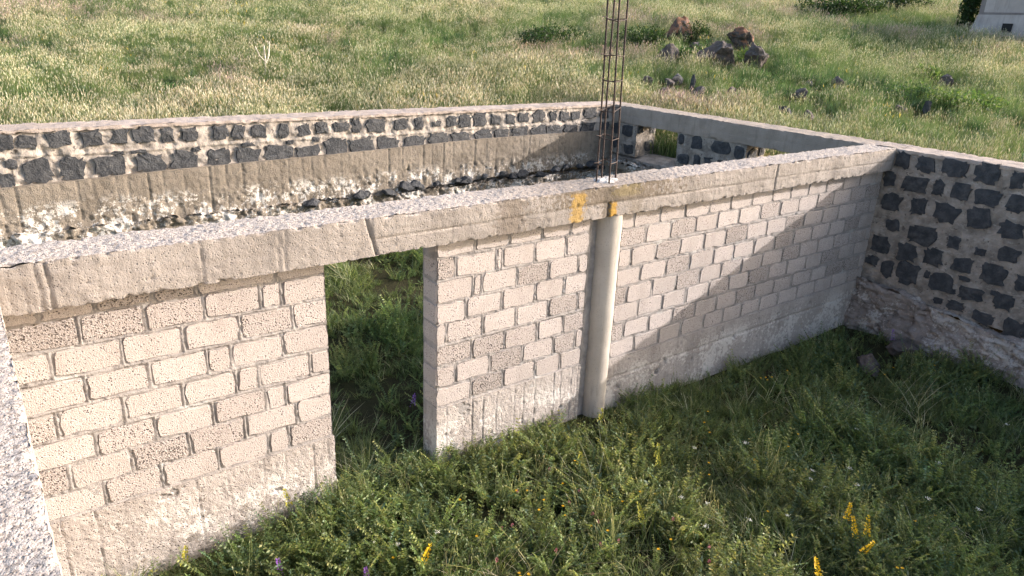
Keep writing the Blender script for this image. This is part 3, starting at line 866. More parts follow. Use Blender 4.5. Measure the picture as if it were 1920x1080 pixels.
for u, v, w, h in LEFT:
    sd += 1
    V, F = plate(20, w / 2 * 1.12, h / 2 * 1.10, 0.05, 0.012, 0.27, 4.5, sd, 0.05, True, 0.35)
    on_wall('stone', lw, M_STONE, '-y', YL - 0.012, u, v, V, F, random.Random(sd).uniform(-.15, .15))


# ================================================================== boulders
def icosphere(n):
    import bmesh
    bm = bmesh.new(); bmesh.ops.create_icosphere(bm, subdivisions=n, radius=1)
    V = np.array([v.co[:] for v in bm.verts]); F = np.array([[v.index for v in f.verts] for f in bm.faces]); bm.free()
    return V, F


ICO3 = icosphere(4); ICO2 = icosphere(3)


def boulder_mesh(size, seed, fine=True):
    V, F = ICO3 if fine else ICO2
    r = np.random.default_rng(seed)
    V = V.copy()
    for k in range(15):                                                     # knock flat facets off
        n = r.normal(size=3); n /= np.linalg.norm(n); d = r.uniform(0.42, 0.78)
        s = V @ n; V = V - n[None] * np.clip(s - d, 0, None)[:, None] * 0.97
    V = V / np.abs(V).max(0)[None]
    V = V * (1 + 0.16 * fbm(V, 1.8, 3, seed)[:, None] + 0.09 * fbm(V, 4.5, 4, seed + 3)[:, None])
    return V * np.array(size)[None] * 0.49, F


def boulder(name, label, x, y, size, seed, mat, z=None, sink=0.3, rz=0.0, group=None, fine=True):
    V, F = boulder_mesh(size, seed, fine)
    z = float(T(x, y)) if z is None else z
    o = obj(name, mesh_np(name, V, None, F, mat, smooth=False))
    o.location = (x, y, z + size[2] * (0.5 - sink)); o.rotation_euler = (0, 0, rz)
    return tag(o, label, 'rock', group)


GB = 'rocks in the meadow beyond the rear wall'
boulder('boulder', 'orange lichen covered boulder standing tallest at the back of the rock pile', 10.63, 13.27, (0.98, 0.95, 1.15), 11, M_BOULDER_L, sink=0.16, group=GB)
boulder('boulder', 'rounded dark boulder with rusty lichen on its top, right of the pile', 11.08, 10.93, (1.0, 0.9, 0.85), 12, M_BOULDER_L, sink=0.10, group=GB)
boulder('boulder', 'large grey brown boulder behind dry stems at the front of the rock pile', 8.35, 9.6, (1.15, 1.0, 1.0), 13, M_BOULDER, sink=0.1, group=GB)
boulder('boulder', 'pointed grey rock at the right end of the rock pile', 9.0, 8.75, (0.78, 0.72, 0.85), 14, M_BOULDER, sink=0.1, group=GB)
boulder('boulder', 'low triangular grey rock below the orange boulder', 7.6, 10.86, (0.9, 0.7, 0.75), 15, M_BOULDER, sink=0.15, group=GB)
boulder('boulder', 'small dark rock in the gap between the orange and rounded boulders', 9.72, 11.69, (0.5, 0.4, 0.38), 16, M_BOULDER, sink=0.15, group=GB)
boulder('boulder', 'dark flat rock behind the large grey brown boulder', 9.9, 10.9, (0.8, 0.6, 0.5), 17, M_BOULDER, sink=0.15, group=GB)
boulder('boulder', 'small dark wedge rock between the rounded boulder and the pointed rock', 9.9, 9.6, (0.6, 0.5, 0.4), 18, M_BOULDER, sink=0.2, group=GB)
small = [('long jagged dark rock lying nearest below the boulder pile', 5.2, 8.41, (0.55, 0.3, 0.42)), ('stubby dark rock at the left tip of the long jagged rock', 4.84, 8.35, (0.3, 0.28, 0.32)),
         ('grey rock half hidden in grass beside the reinforcement bars', 4.47, 8.77, (0.34, 0.3, 0.42)), ('thin upright splinter of dark rock in the grass', 4.94, 7.67, (0.16, 0.18, 0.5)),
         ('squat dark rock at the foot of the upright splinter', 4.9, 7.4, (0.36, 0.3, 0.28)), ('dark tilted rock just above the concrete beam', 3.8, 7.59, (0.36, 0.3, 0.34)),
         ('tiny dark rock close over the rear beam', 4.19, 6.63, (0.26, 0.24, 0.26)), ('dark rock with a pale split edge right of the scattered stones', 6.73, 5.82, (0.4, 0.32, 0.32)),
         ('lone black rock in grass farther up the slope', 8.81, 6.05, (0.36, 0.3, 0.36)), ('grey rock just above the middle of the rear beam', 4.87, 4.93, (0.4, 0.34, 0.32)),
         ('low grey rock beside the pale one above the rear beam', 5.17, 4.49, (0.34, 0.3, 0.28)), ('brownish rock among weeds near the right edge of the meadow', 11.86, 4.68, (0.5, 0.4, 0.36)),
         ('narrow dark stone below the yellow green bush', 8.25, 3.4, (0.2, 0.2, 0.34)), ('small dark stone left of the narrow stone below the bush', 7.75, 3.75, (0.34, 0.26, 0.24)),
         ('grey stone lying between splinter and pale split rock', 5.6, 7.0, (0.3, 0.26, 0.26)), ('small black stone left of the lone black rock', 8.2, 6.5, (0.26, 0.24, 0.24))]
for k, (lb, x, y, sz) in enumerate(small):
    boulder('rock', lb, x, y, sz, 40 + k, M_BOULDER if k % 3 else M_STONE, sink=0.02, rz=k * 1.1, group=GB, fine=False)
GS = 'stones in the shaded grass of the front yard'
boulder('stone', 'flat brown stone lying in the shaded grass near the rear wall', -1.32, -0.88, (0.50, 0.32, 0.30), 61, M_BOULDER, z=float(ZG(-1.32, -0.88)), sink=0.1, rz=0.6, group=GS)
boulder('stone', 'dark lumpy stone close to the rough foot of the rear wall', -0.52, -0.91, (0.42, 0.34, 0.26), 62, M_BOULDER, z=float(ZG(-0.52, -0.91)), sink=0.1, group=GS)
# rubble stones stuck at the foot of the sunlit wall
rr_ = np.random.default_rng(12)
for k in range(20):
    x = -6.0 + 5.7 * k / 19 + rr_.uniform(-.12, .12); s = rr_.uniform(0.10, 0.22)
    V, F = boulder_mesh((s * 1.4, s, s * 0.8), 200 + k, False); V = V + 0.02 * np.stack([fbm(V, 9, 2, 1), fbm(V, 9, 2, 2), fbm(V, 9, 2, 3)], -1)
    V = V + np.array([x, YL - 0.09 + rr_.uniform(-.04, .03), float(np.interp(x, [-7, -3, 0], [-1.20, -1.13, -1.12])) + rr_.uniform(-.07, .03)]) - np.array(lw.location)
    obj('rubble_stone', mesh_np('rubble_stone', V, None, F, M_STONE, smooth=False), lw)

# ================================================================== small house far right
hs = thing('house', 'low pale rendered house with a small square vent, in its own shade up the slope', 'house', (24.5, 6.6, 1.2))


def box(lo, hi):
    (a, b, c), (d, e, f) = lo, hi
    V = [(a, b, c), (d, b, c), (d, e, c), (a, e, c), (a, b, f), (d, b, f), (d, e, f), (a, e, f)]
    return V, [(0, 3, 2, 1), (4, 5, 6, 7), (0, 1, 5, 4), (1, 2, 6, 5), (2, 3, 7, 6), (3, 0, 4, 7)]


def part(name, root, VF, mat):
    V, F = VF
    return obj(name, mesh_np(name, np.array(V, float) - np.array(root.location), faces=F, mat=mat, smooth=False), root)


part('wall', hs, box((22.46, 4.7, 2.46), (27.3, 8.42, 3.75)), M_HOUSE)
part('corner_pilaster', hs, box((22.48, 8.42, 2.30), (22.9, 8.60, 3.75)), M_HOUSE_D)
part('ledge', hs, box((22.40, 4.65, 2.38), (27.35, 8.44, 2.455)), M_HOUSE_D)
V, F = box((22.38, 4.6, 0.6), (27.4, 8.58, 2.375))
V = [(x - (0.12 if z < 1 and x < 23 else 0), y + (0.40 if z < 1 and y > 5 else 0), z) for x, y, z in V]
pl = part('plinth', hs, (V, F), M_HOUSE)
part('vent', hs, box((22.29, 7.27, 1.78), (22.40, 7.60, 2.07)), M_DARK)
part('vent_frame', hs, box((22.33, 7.23, 1.74), (22.37, 7.64, 1.775)), M_HOUSE_D)
part('roof', hs, box((22.1, 4.4, 3.752), (27.7, 8.8, 3.90)), M_HOUSE_D)

# ================================================================== vegetation
G0 = (0.062, 0.112, 0.030); G1 = (0.090, 0.150, 0.042); G2 = (0.045, 0.085, 0.028); YG = (0.150, 0.195, 0.065)
ST = (0.37, 0.35, 0.20); PK = (0.34, 0.28, 0.21)
Y0 = (0.088, 0.114, 0.040); Y1 = (0.124, 0.152, 0.050); Y2 = (0.062, 0.082, 0.034); YT = (0.20, 0.215, 0.075); BG = (0.075, 0.115, 0.060)


class Tuft:
    def __init__(s): s.V = []; s.F = []; s.C = []

    def add(s, V, F, c):
        o = len(s.V); s.V += V; s.F += [tuple(i + o for i in f) for f in F]; s.C += [c] * len(V)

    def blade(s, r, base, h, lean, w, col, seg=3, curl=1.6):
        a = r.uniform(0, 2 * math.pi); d = np.array([math.cos(a), math.sin(a), 0]); sd_ = np.array([-d[1], d[0], 0]) if r.random() < .5 else np.array([math.cos(a + 1), math.sin(a + 1), 0])
        V = []
        for k in range(seg + 1):
            t = k / seg
            p = np.array(base) + d * lean * t ** curl + np.array([0, 0, h * (t - 0.22 * lean / max(h, .01) * t * t)])
            ww = w * (1 - t ** 1.5) * (0.7 + 0.6 * min(1, 3 * t)) * 0.5
            if k == seg: V.append(tuple(p))
            else: V += [tuple(p - sd_ * ww), tuple(p + sd_ * ww)]
        F = [(2 * k, 2 * k + 1, 2 * k + 3, 2 * k + 2) for k in range(seg - 1)] + [(2 * seg - 2, 2 * seg - 1, 2 * seg)]
        s.add(V, F, col)

    def leaf(s, p, d, up, L, w, col):
        p = np.array(p); d = np.array(d) / (np.linalg.norm(d) + 1e-9); n = np.cross(d, up); n = n / (np.linalg.norm(n) + 1e-9)
        s.add([tuple(p), tuple(p + d * L * .5 + n * w * .5), tuple(p + d * L), tuple(p + d * L * .5 - n * w * .5)], [(0, 1, 2, 3)], col)

    def stem(s, pts, w, col):
        """two crossed thin ribbons"""
        for ax in (np.array([1, 0, 0]), np.array([0, 1, 0])):
            V = []
            for p in pts: V += [tuple(np.array(p) - ax * w / 2), tuple(np.array(p) + ax * w / 2)]
            s.add(V, [(2 * k, 2 * k + 1, 2 * k + 3, 2 * k + 2) for k in range(len(pts) - 1)], col)

    def head(s, p, d, L, w, col):
        d = np.array(d) / np.linalg.norm(d); p = np.array(p)
        a = np.cross(d, [0.3, 0.2, 1.0]) + 1e-6; a /= np.linalg.norm(a); b = np.cross(d, a)
        V = [tuple(p), tuple(p + d * L)] + [tuple(p + d * L * .45 + (a * math.cos(t) + b * math.sin(t)) * w * .5) for t in (0, 2.1, 4.2)]
        s.add(V, [(0, 2, 3), (0, 3, 4), (0, 4, 2), (1, 3, 2), (1, 4, 3), (1, 2, 4)], col)


def vary(r, c, k=0.25):
    f = 1 + r.uniform(-k, k); g_ = r.uniform(-k, k) * 0.4
    return (c[0] * f * (1 + g_), c[1] * f, c[2] * f * (1 - g_))


def lerp3(a, b, t): return tuple(x * (1 - t) + y * t for x, y in zip(a, b))


def t_grass(seed, n, R, h0, h1, w, cols, lean=0.6, straw=0.0):
    r = np.random.default_rng(seed); t = Tuft()
    for _ in range(n):
        a = r.uniform(0, 6.28); q = R * math.sqrt(r.random()); h = r.uniform(h0, h1)
        c = vary(r, cols[r.integers(len(cols))])
        if r.random() < straw: c = vary(r, ST, .2)
        t.blade(r, (q * math.cos(a), q * math.sin(a), -0.01), h, h * r.uniform(0.1, lean * 1.4), w * r.uniform(.7, 1.3), c, 3)
    return t


def t_fern(seed, n, R, h0, h1, leaf, cols):
    """feathery herb: arching stems set with many narrow leaflets"""
    r = np.random.default_rng(seed); t = Tuft()
    for _ in range(n):
        a = r.uniform(0, 6.28); q = R * math.sqrt(r.random()) * .5; h = r.uniform(h0, h1); ln = h * r.uniform(.25, .8)
        b = a + r.uniform(-.6, .6); d = np.array([math.cos(b), math.sin(b), 0]); c = vary(r, cols[r.integers(len(cols))])
        P = [np.array([q * math.cos(a), q * math.sin(a), 0]) + d * ln * (k / 7) ** 1.5 + np.array([0, 0, h * (k / 7) * (1.15 - .2 * k / 7)]) for k in range(8)]
        t.stem([P[0], P[3], P[7]], 0.0025, lerp3(c, YG, .3))
        for k in range(1, 8):
            sd_ = np.array([-d[1], d[0], 0])
            for m_ in range(2):
                p = P[k] * (1 - m_ * .5) + P[k - 1] * m_ * .5
                for sg in (-1, 1):
                    dd = sd_ * sg + d * .6 + np.array([0, 0, r.uniform(-.3, .6)])
                    t.leaf(p, dd, r.normal(size=3) * .8 + np.array([0, 0, .7]), leaf * r.uniform(.6, 1.2) * (1.2 - k / 14), leaf * .36, vary(r, c, .3))
    return t


def t_broad(seed, n, R, h, L, w, cols):
    r = np.random.default_rng(seed); t = Tuft()
    for _ in range(n):
        a = r.uniform(0, 6.28); c = vary(r, cols[r.integers(len(cols))], .2); hh = h * r.uniform(.3, 1)
        d = np.array([math.cos(a), math.sin(a), r.uniform(-.1, .8)]); q = R * r.random()
        p = np.array([q * math.cos(a), q * math.sin(a), hh])
        t.stem([(p[0] * .3, p[1] * .3, 0), p], 0.003, c)
        s_ = r.uniform(.6, 1.2)
        t.leaf(p, d, (0, 0, 1), L * s_, w * s_, c)
    return t


def t_stalks(seed, n, R, h0, h1, hl, hw_, col, hcol, sw=0.003):
    r = np.random.default_rng(seed); t = Tuft()
    for _ in range(n):
        a = r.uniform(0, 6.28); q = R * math.sqrt(r.random()); h = r.uniform(h0, h1); b = r.uniform(0, 6.28); ln = h * r.uniform(.05, .35)
        p0 = np.array([q * math.cos(a), q * math.sin(a), 0]); d = np.array([math.cos(b), math.sin(b), 0])
        p1 = p0 + d * ln * .35 + np.array([0, 0, h * .6]); p2 = p0 + d * ln + np.array([0, 0, h])
        t.stem([p0, p1, p2], sw, vary(r, col, .2))
        t.head(p2 - (p2 - p1) * .05, p2 - p1, hl * r.uniform(.7, 1.3), hw_ * r.uniform(.7, 1.3), vary(r, hcol, .2))
    return t


def merge(*ts):
    o = Tuft()
    for t in ts: o.add(t.V, t.F, (0, 0, 0)); o.C[-len(t.C):] = t.C
    return o


def scatter(name, label, cat, variants, pts, rot, scl, var, tint, mat, hide_tint=False):
    """one object: loose points carry the plants, whose few shapes are kept in the same mesh"""
    V = [np.asarray(pts, np.float32)]; F = []; vid = [np.full(len(pts), -1)]; colr = [np.ones((len(pts), 4), np.float32)]
    off = len(pts)
    for k, t in enumerate(variants):
        v = np.asarray(t.V, np.float32); V.append(v); vid.append(np.full(len(v), k))
        c = np.ones((len(v), 4), np.float32); c[:, :3] = np.asarray(t.C, np.float32); colr.append(c)
        F += [tuple(i + off for i in f) for f in t.F]; off += len(v)
    me = bpy.data.meshes.new(name)
    me.from_pydata(np.concatenate(V).tolist(), [], F)
    N = off; n0 = len(pts)
    def at(nm, typ, arr, prop):
        a = me.attributes.new(nm, typ, 'POINT'); a.data.foreach_set(prop, np.ascontiguousarray(arr).ravel())
    pad = lambda x, fill: np.concatenate([np.asarray(x, np.float32), np.full((N - n0,) + np.asarray(x).shape[1:], fill, np.float32)])
    at('vid', 'INT', np.concatenate(vid).astype(np.int32), 'value')
    at('pvar', 'INT', np.concatenate([np.asarray(var, np.int32), np.full(N - n0, -1, np.int32)]), 'value')
    at('rot', 'FLOAT_VECTOR', pad(rot, 0), 'vector')
    at('scl', 'FLOAT', pad(scl, 1), 'value')
    at('col', 'FLOAT_COLOR', np.concatenate(colr), 'color')
    tt = np.ones((n0, 4), np.float32); tt[:, :3] = tint
    at('tint', 'FLOAT_COLOR', pad(tt, 1), 'color')
    me.materials.append(mat)
    o = obj(name, me)
    ng = bpy.data.node_groups.new(name + '_scatter', 'GeometryNodeTree')
    ng.interface.new_socket('Geometry', in_out='INPUT', socket_type='NodeSocketGeometry')
    ng.interface.new_socket('Geometry', in_out='OUTPUT', socket_type='NodeSocketGeometry')
    N_ = ng.nodes; L = ng.links
    gi = N_.new('NodeGroupInput'); go = N_.new('NodeGroupOutput'); jn = N_.new('GeometryNodeJoinGeometry')

    def named(nm, typ):
        a = N_.new('GeometryNodeInputNamedAttribute'); a.data_type = typ; a.inputs['Name'].default_value = nm
        return a.outputs['Attribute']

    def eq(sock, k):
        c = N_.new('FunctionNodeCompare'); c.data_type = 'INT'; c.operation = 'EQUAL'
        ins = [i for i in c.inputs if i.type == 'INT']
        L.new(sock, ins[0]); ins[1].default_value = k
        return c.outputs[0]
    svid = named('vid', 'INT'); spv = named('pvar', 'INT'); sr = named('rot', 'FLOAT_VECTOR'); ss = named('scl', 'FLOAT')
    for k in range(len(variants)):
        a = N_.new('GeometryNodeSeparateGeometry'); a.domain = 'POINT'; L.new(gi.outputs[0], a.inputs[0]); L.new(eq(svid, k), a.inputs['Selection'])
        b = N_.new('GeometryNodeSeparateGeometry'); b.domain = 'POINT'; L.new(gi.outputs[0], b.inputs[0]); L.new(eq(spv, k), b.inputs['Selection'])
        ip = N_.new('GeometryNodeInstanceOnPoints')
        L.new(b.outputs[0], ip.inputs['Points']); L.new(a.outputs[0], ip.inputs['Instance'])
        e2r = N_.new('FunctionNodeEulerToRotation'); L.new(sr, e2r.inputs[0]); L.new(e2r.outputs[0], ip.inputs['Rotation'])
        L.new(ss, ip.inputs['Scale'])
        L.new(ip.outputs[0], jn.inputs[0])
    L.new(jn.outputs[0], go.inputs[0])
    md = o.modifiers.new('scatter', 'NODES'); md.node_group = ng
    return tag(o, label, cat, kind='stuff')


def rots(n, tiltmax=0.15):
    return np.stack([RNG.uniform(-tiltmax, tiltmax, n), RNG.uniform(-tiltmax, tiltmax, n), RNG.uniform(0, 6.283, n)], -1)


# ---- meadow grass: patches about half a metre across
def meadow_patch(seed, greens, ng, ns, h0, h1, sh0, sh1, hcol, scol):
    return merge(t_grass(seed, ng, 0.30, h0, h1, 0.011, greens, 0.7, 0.06), t_stalks(seed + 1, ns, 0.30, sh0, sh1, 0.075, 0.010, scol, hcol, 0.004))


mv = [meadow_patch(301, [G1, YG, YG], 95, 26, .18, .36, .34, .55, ST, YG),
      meadow_patch(303, [G1, YG, YG], 90, 34, .16, .34, .32, .52, (0.42, 0.40, 0.24), YG),
      meadow_patch(305, [G0, G1, G2], 120, 8, .20, .42, .36, .5, YG, G1),
      meadow_patch(307, [G1, G0, YG], 90, 28, .16, .34, .34, .55, PK, lerp3(YG, PK, .5)),
      merge(t_fern(309, 22, .28, .16, .36, .045, [G0, BG, G1]), t_grass(310, 40, .3, .15, .3, .010, [G1, G0], .6)),
      merge(t_broad(311, 46, .22, .28, .11, .05, [G0, G1]), t_grass(312, 40, .3, .15, .32, .010, [G1], .6)),
      merge(t_grass(313, 60, .3, .15, .34, .010, [G1, YG], .6), t_stalks(314, 5, .22, .28, .44, .09, .022, G1, (0.42, 0.34, 0.06), .004))]
NC = 52000
az = RNG.uniform(-0.20, 1.50, NC)
dd = np.sqrt(RNG.uniform(9.0 ** 2, 74.0 ** 2, NC)) 
dd = 9.0 + (dd - 9.0) * 1.0
keep = RNG.random(NC) < np.clip(30.0 / dd, 0.35, 1.0)
az = az[keep]; dd = dd[keep]
px = CAM.x + np.sin(az) * dd; py = CAM.y + np.cos(az) * dd
ok = ~((px < 0.62) & (py < 6.05))
ROCKS = [(o.location.x, o.location.y, max(o.dimensions.x, 0.2) * .5) for o in COL.objects if o.get('category') == 'rock' and o.location.x > 1]
ok &= ~((px > 22.2) & (px < 27.5) & (py > 4.5) & (py < 8.7))
px = px[ok]; py = py[ok]
# an extra close band along the outside of the walls and before the windows
ex = 2600
bx = np.concatenate([RNG.uniform(-12, 3, ex), RNG.uniform(0.7, 4.5, ex)]); by = np.concatenate([RNG.uniform(6.1, 13, ex), RNG.uniform(-4, 9, ex)])
px = np.concatenate([px, bx]); py = np.concatenate([py, by])
pz = T(px, py) - 0.02
n = len(px)
P3 = np.stack([px, py, np.zeros(n)], -1)
f1 = fbm(P3, 0.23, 3, 201); f2 = fbm(P3, 0.55, 3, 203); f3 = fbm(P3, 0.33, 2, 207)
dist = np.hypot(px - CAM.x, py - CAM.y)
dry = f1 * 0.7 + (dist - 26) * 0.018 + RNG.normal(0, .25, n)
var = np.where(dry > 0.15, 1, np.where(dry > -0.42, 0, 2))
var = np.where((f3 > 0.42) & (dry > -.5) & (RNG.random(n) < .35), 3, var)
nearwall = ((px < 2.2) & (px > 0) & (py > -3)) | ((py < 7.3) & (px < 1))
var = np.where(nearwall, np.where(RNG.random(n) < .25, 2, 0), var)
u = RNG.random(n)
var = np.where(u < 0.08 + 0.16 * (f2 > 0.55), 4, var); var = np.where((u > 0.95) | ((u > .80) & (f2 < -.65)), 5, var); var = np.where((u > .27) & (u < .279), 6, var)
rk = np.ones(n)
for bx, by, br in ROCKS:
    # grass stays short right round and in front of each rock
    q = np.hypot(px - bx + .3, py - by + .4); rk = np.minimum(rk, np.clip((q - br * .8) / 0.6, 0.35, 1))
sc = rk * RNG.uniform(0.75, 1.2, n) * (1 + 0.25 * f2) * np.interp(dist, [12, 30, 60], [0.85, 1.0, 1.25])
ti = np.stack([1.54 + .13 * f1 + .05 * f3, 1.44 + .07 * f1 - .03 * f3, 1.86 + .13 * f1 + .08 * f3], -1) * (1 + RNG.uniform(-.15, .15, n))[:, None] * np.interp(dist, [14, 45], [1.0, 1.25])[:, None]
scatter('meadow_grass', 'tall flowering meadow grass with pale seed heads covering the slope beyond the walls', 'grass', mv, np.stack([px, py, pz], -1), rots(n, .12), np.clip(sc, .2, 1.7), var, np.clip(ti, .5, 3.0), M_LEAFM)

# ---- yard: thin grass, feathery herbs, leafy weeds inside the walls
yg = [t_grass(401, 26, .06, .06, .16, .0055, [Y0, Y1, Y2], 1.0, .05), t_grass(402, 18, .07, .10, .24, .0045, [Y0, Y1], 1.0, .10), t_grass(403, 30, .05, .04, .11, .005, [Y1, Y0], 1.2, .04),
      t_grass(404, 14, .06, .12, .30, .004, [YT, ST, Y0], 1.2, .25)]
hv = [t_fern(411, 8, .10, .12, .26, .028, [Y0, Y1]), t_fern(412, 7, .09, .10, .22, .022, [BG, Y0]), t_fern(413, 10, .12, .14, .32, .032, [Y1, YT, Y0]),
      t_broad(414, 16, .09, .14, .055, .020, [Y0, Y1, BG]), t_broad(415, 12, .07, .09, .075, .030, [Y1, Y0]),
      t_stalks(416, 6, .08, .18, .40, .03, .007, lerp3(ST, Y0, .45), lerp3(ST, Y0, .2), .0022), t_fern(417, 6, .06, .20, .40, .030, [BG, Y1])]


def yard_pts(n, x0, x1, y0, y1, edge=True):
    x = RNG.uniform(x0, x1, n); y = RNG.uniform(y0, y1, n)
    return x, y


def blocked(x, y):
    inwall = (y > 0.06) & (y < 0.36) & ~((x > -8.0) & (x < -7.14))
    plin = (x > -0.24)
    return inwall | plin | (y > 5.25) | (x < -9.98)


# lusher clumps seen in the photograph: against the middle wall, by the door edge, in the sunny weeds
MOUNDS = [(-6.15, -.16, .30, 90), (-6.7, -.12, .22, 50), (-5.95, -1.05, .30, 80), (-6.25, -1.25, .25, 60), (-5.85, -1.75, .22, 50), (-8.1, -.22, .22, 70), (-8.35, -.35, .25, 60), (-7.3, -.1, .15, 35), (-6.9, -1.5, .3, 60), (-8.9, -.25, .2, 40), (-7.6, -1.1, .25, 50)]


def yard(name, label, cat, variants, wts, nf, nb, clump, smin, smax, mounds=False):
    xa, ya = yard_pts(nf, -9.98, -0.2, -4.6, 0.10); xb, yb = yard_pts(nb, -9.9, -0.25, 0.0, 5.25)
    x = np.concatenate([xa, xb]); y = np.concatenate([ya, yb])
    ok = ~blocked(x, y)
    P = np.stack([x, y, np.zeros_like(x)], -1)
    c = fbm(P, 1.3, 3, clump)
    ok &= RNG.random(len(x)) < np.clip(0.60 + 0.75 * c, .10, 1)
    x = x[ok]; y = y[ok]; c = c[ok]; n = len(x); P = P[ok]
    if mounds:
        for mx_, my_, mr, cnt in MOUNDS:
            a = RNG.uniform(0, 6.283, cnt); q = mr * np.sqrt(RNG.random(cnt))
            x = np.concatenate([x, mx_ + q * np.cos(a) * 1.3]); y = np.concatenate([y, np.minimum(my_ + q * np.sin(a), .03)])
        n = len(x); P = np.stack([x, y, np.zeros_like(x)], -1); c = np.concatenate([c, np.full(n - len(c), .55)])
    z = ZG(x, y) - .005
    var = RNG.choice(len(variants), n, p=np.array(wts) / sum(wts))
    g = fbm(P, 0.8, 3, clump + 9)
    sc = RNG.uniform(smin, smax, n) * (1 + .55 * np.clip(c, -.6, 1))
    close = (y < .1) & (y > -.25); sc = np.where(close, sc * .75, sc)
    ti = np.stack([1.50 + .30 * g, 1.46 + .12 * g, 1.66 + .20 * g], -1) * (1 + RNG.uniform(-.25, .25, n))[:, None]
    ti = ti * np.where(y > .5, 1.22, 1.0)[:, None]  # far room's grass brightened: sunlight put into its tint
    return scatter(name, label, cat, variants, np.stack([x, y, z], -1), rots(n, .25), np.clip(sc, .35, 2), var, np.clip(ti, .5, 2.9), M_LEAF)


yard('yard_grass', 'fine green grass growing all over the floor between the walls', 'grass', yg, [4, 1.5, 5, 0.6], 8000, 9500, 501, .7, 1.25)
yard('yard_weeds', 'feathery weeds and leafy herbs mixed into the yard grass', 'weeds', hv, [4, 5, 5, 4, 3, 1.6, 1.5], 8000, 4200, 521, .55, 1.1, True)


# ---- single plants
def plant_mesh(name, t, mat):
    me = bpy.data.meshes.new(name); me.from_pydata([tuple(map(float, v)) for v in t.V], [], t.F)
    a = me.attributes.new('col', 'FLOAT_COLOR', 'POINT'); c = np.ones((len(t.V), 4), np.float32); c[:, :3] = np.array(t.C); a.data.foreach_set('color', c.ravel())
    me.materials.append(mat); return me


def bush(label, x, y, rad, n, leaf, cols, seed, z=None, stems=6, group=None):
    r = np.random.default_rng(seed); z = float(T(x, y)) if z is None else z
    root = thing('bush', label, 'bush', (x, y, z), group)
    t = Tuft()
    cl = []
    for k in range(14):
        a = r.uniform(0, 6.28); q = math.sqrt(r.random()) * .75
        cl.append((q * math.cos(a) * rad[0], q * math.sin(a) * rad[1], rad[2] * r.uniform(.25, .85) * (1 - .45 * q), r.uniform(.28, .5)))
    for _ in range(n):
        c = cl[r.integers(len(cl))]; v = r.normal(size=3); v /= np.linalg.norm(v); v *= c[3] * r.random() ** .4
        p = np.array([c[0] + v[0] * rad[0], c[1] + v[1] * rad[1], max(0.01, c[2] + v[2] * rad[2])])
        t.leaf(p, r.normal(size=3) + np.array([0, 0, .5]), r.normal(size=3), leaf * r.uniform(.6, 1.4), leaf * .5, vary(r, cols[r.integers(len(cols))], .25))
    obj('foliage', plant_mesh('foliage', t, M_LEAF1), root)
    t = Tuft()
    for k in range(stems):
        c = cl[k]; t.stem([(c[0] * .2, c[1] * .2, -.05), (c[0] * .6, c[1] * .6, c[2] * .5), (c[0], c[1], c[2])], .03, (.09, .07, .05))
    obj('stems', plant_mesh('stems', t, M_LEAF1), root)


DG = (0.025, 0.045, 0.014); DG2 = (0.04, 0.07, 0.02)
GBu = 'bushes on the meadow slope'
bush('dark low bush standing alone in the meadow left of the reinforcement bars', 6.46, 14.95, (1.5, 1.0, .75), 2600, .09, [DG, DG2, G2], 71, group=GBu)
bush('dark bush spreading left of the orange boulder', 8.6, 12.9, (1.1, 1.0, .8), 2200, .09, [DG, DG2], 72, group=GBu)
bush('small dark bush right behind the orange boulder', 11.0, 12.7, (.65, .6, .7), 1000, .08, [DG, DG2], 73, group=GBu)
bush('light green weed bush growing through the middle of the rock pile', 8.5, 11.0, (.9, .8, .5), 1500, .08, [G0, G1, G2], 74, group=GBu)
bush('leafy weed between the large boulder and the pointed rock', 9.4, 9.4, (.6, .5, .45), 800, .07, [G1, YG], 75, group=GBu)
bush('yellow green bush on the right side of the meadow', 9.3, 3.1, (.95, .8, .5), 1700, .08, [YG, G1], 76, group=GBu)
bush('grey green bush just left of the yellow green one', 9.2, 4.2, (.9, .7, .45), 1300, .08, [BG, G1], 77, group=GBu)
bush('wide dark bush in the long shadow left of the house', 22.6, 14.2, (2.4, 1.8, .95), 3200, .13, [DG, DG2], 78, group=GBu)
bush('dark round bush where the house shadow ends up the slope', 26.0, 13.6, (1.6, 1.4, 1.15), 2200, .13, [DG, DG2], 79, group=GBu)
bush('tall dark shrub hugging the left corner of the house', 24.0, 9.5, (.9, .55, 2.3), 2600, .13, [DG, DG2, G2], 80, group=GBu)
bush('bright green leafy weed clump above the lone rocks', 12.2, 5.4, (.7, .6, .4), 900, .12, [G1, YG], 81, group=GBu)

# dead white stalk
dp = thing('dead_plant', 'bleached dead branching stalk standing in the meadow at left', 'plant', (-3.36, 14.9, float(T(-3.36, 14.9))))
for k, (pts, rad) in enumerate([([(0, 0, 0), (.03, 0, .35), (.02, .02, .75)], .018), ([(.03, 0, .3), (.14, .02, .5), (.18, .03, .85)], .014), ([(.02, 0, .35), (-.12, 0, .5), (-.2, .03, .72)], .012), ([(.1, 0, .45), (.12, -.05, .68)], .010)]):
    V, Q = tube(pts, rad, 6)
    obj('stalk' if k == 0 else 'branch', mesh_np('stalk', V, faces=Q, mat=M_DRY), dp)


def ground_at(x, y): return float(ZG(x, y))


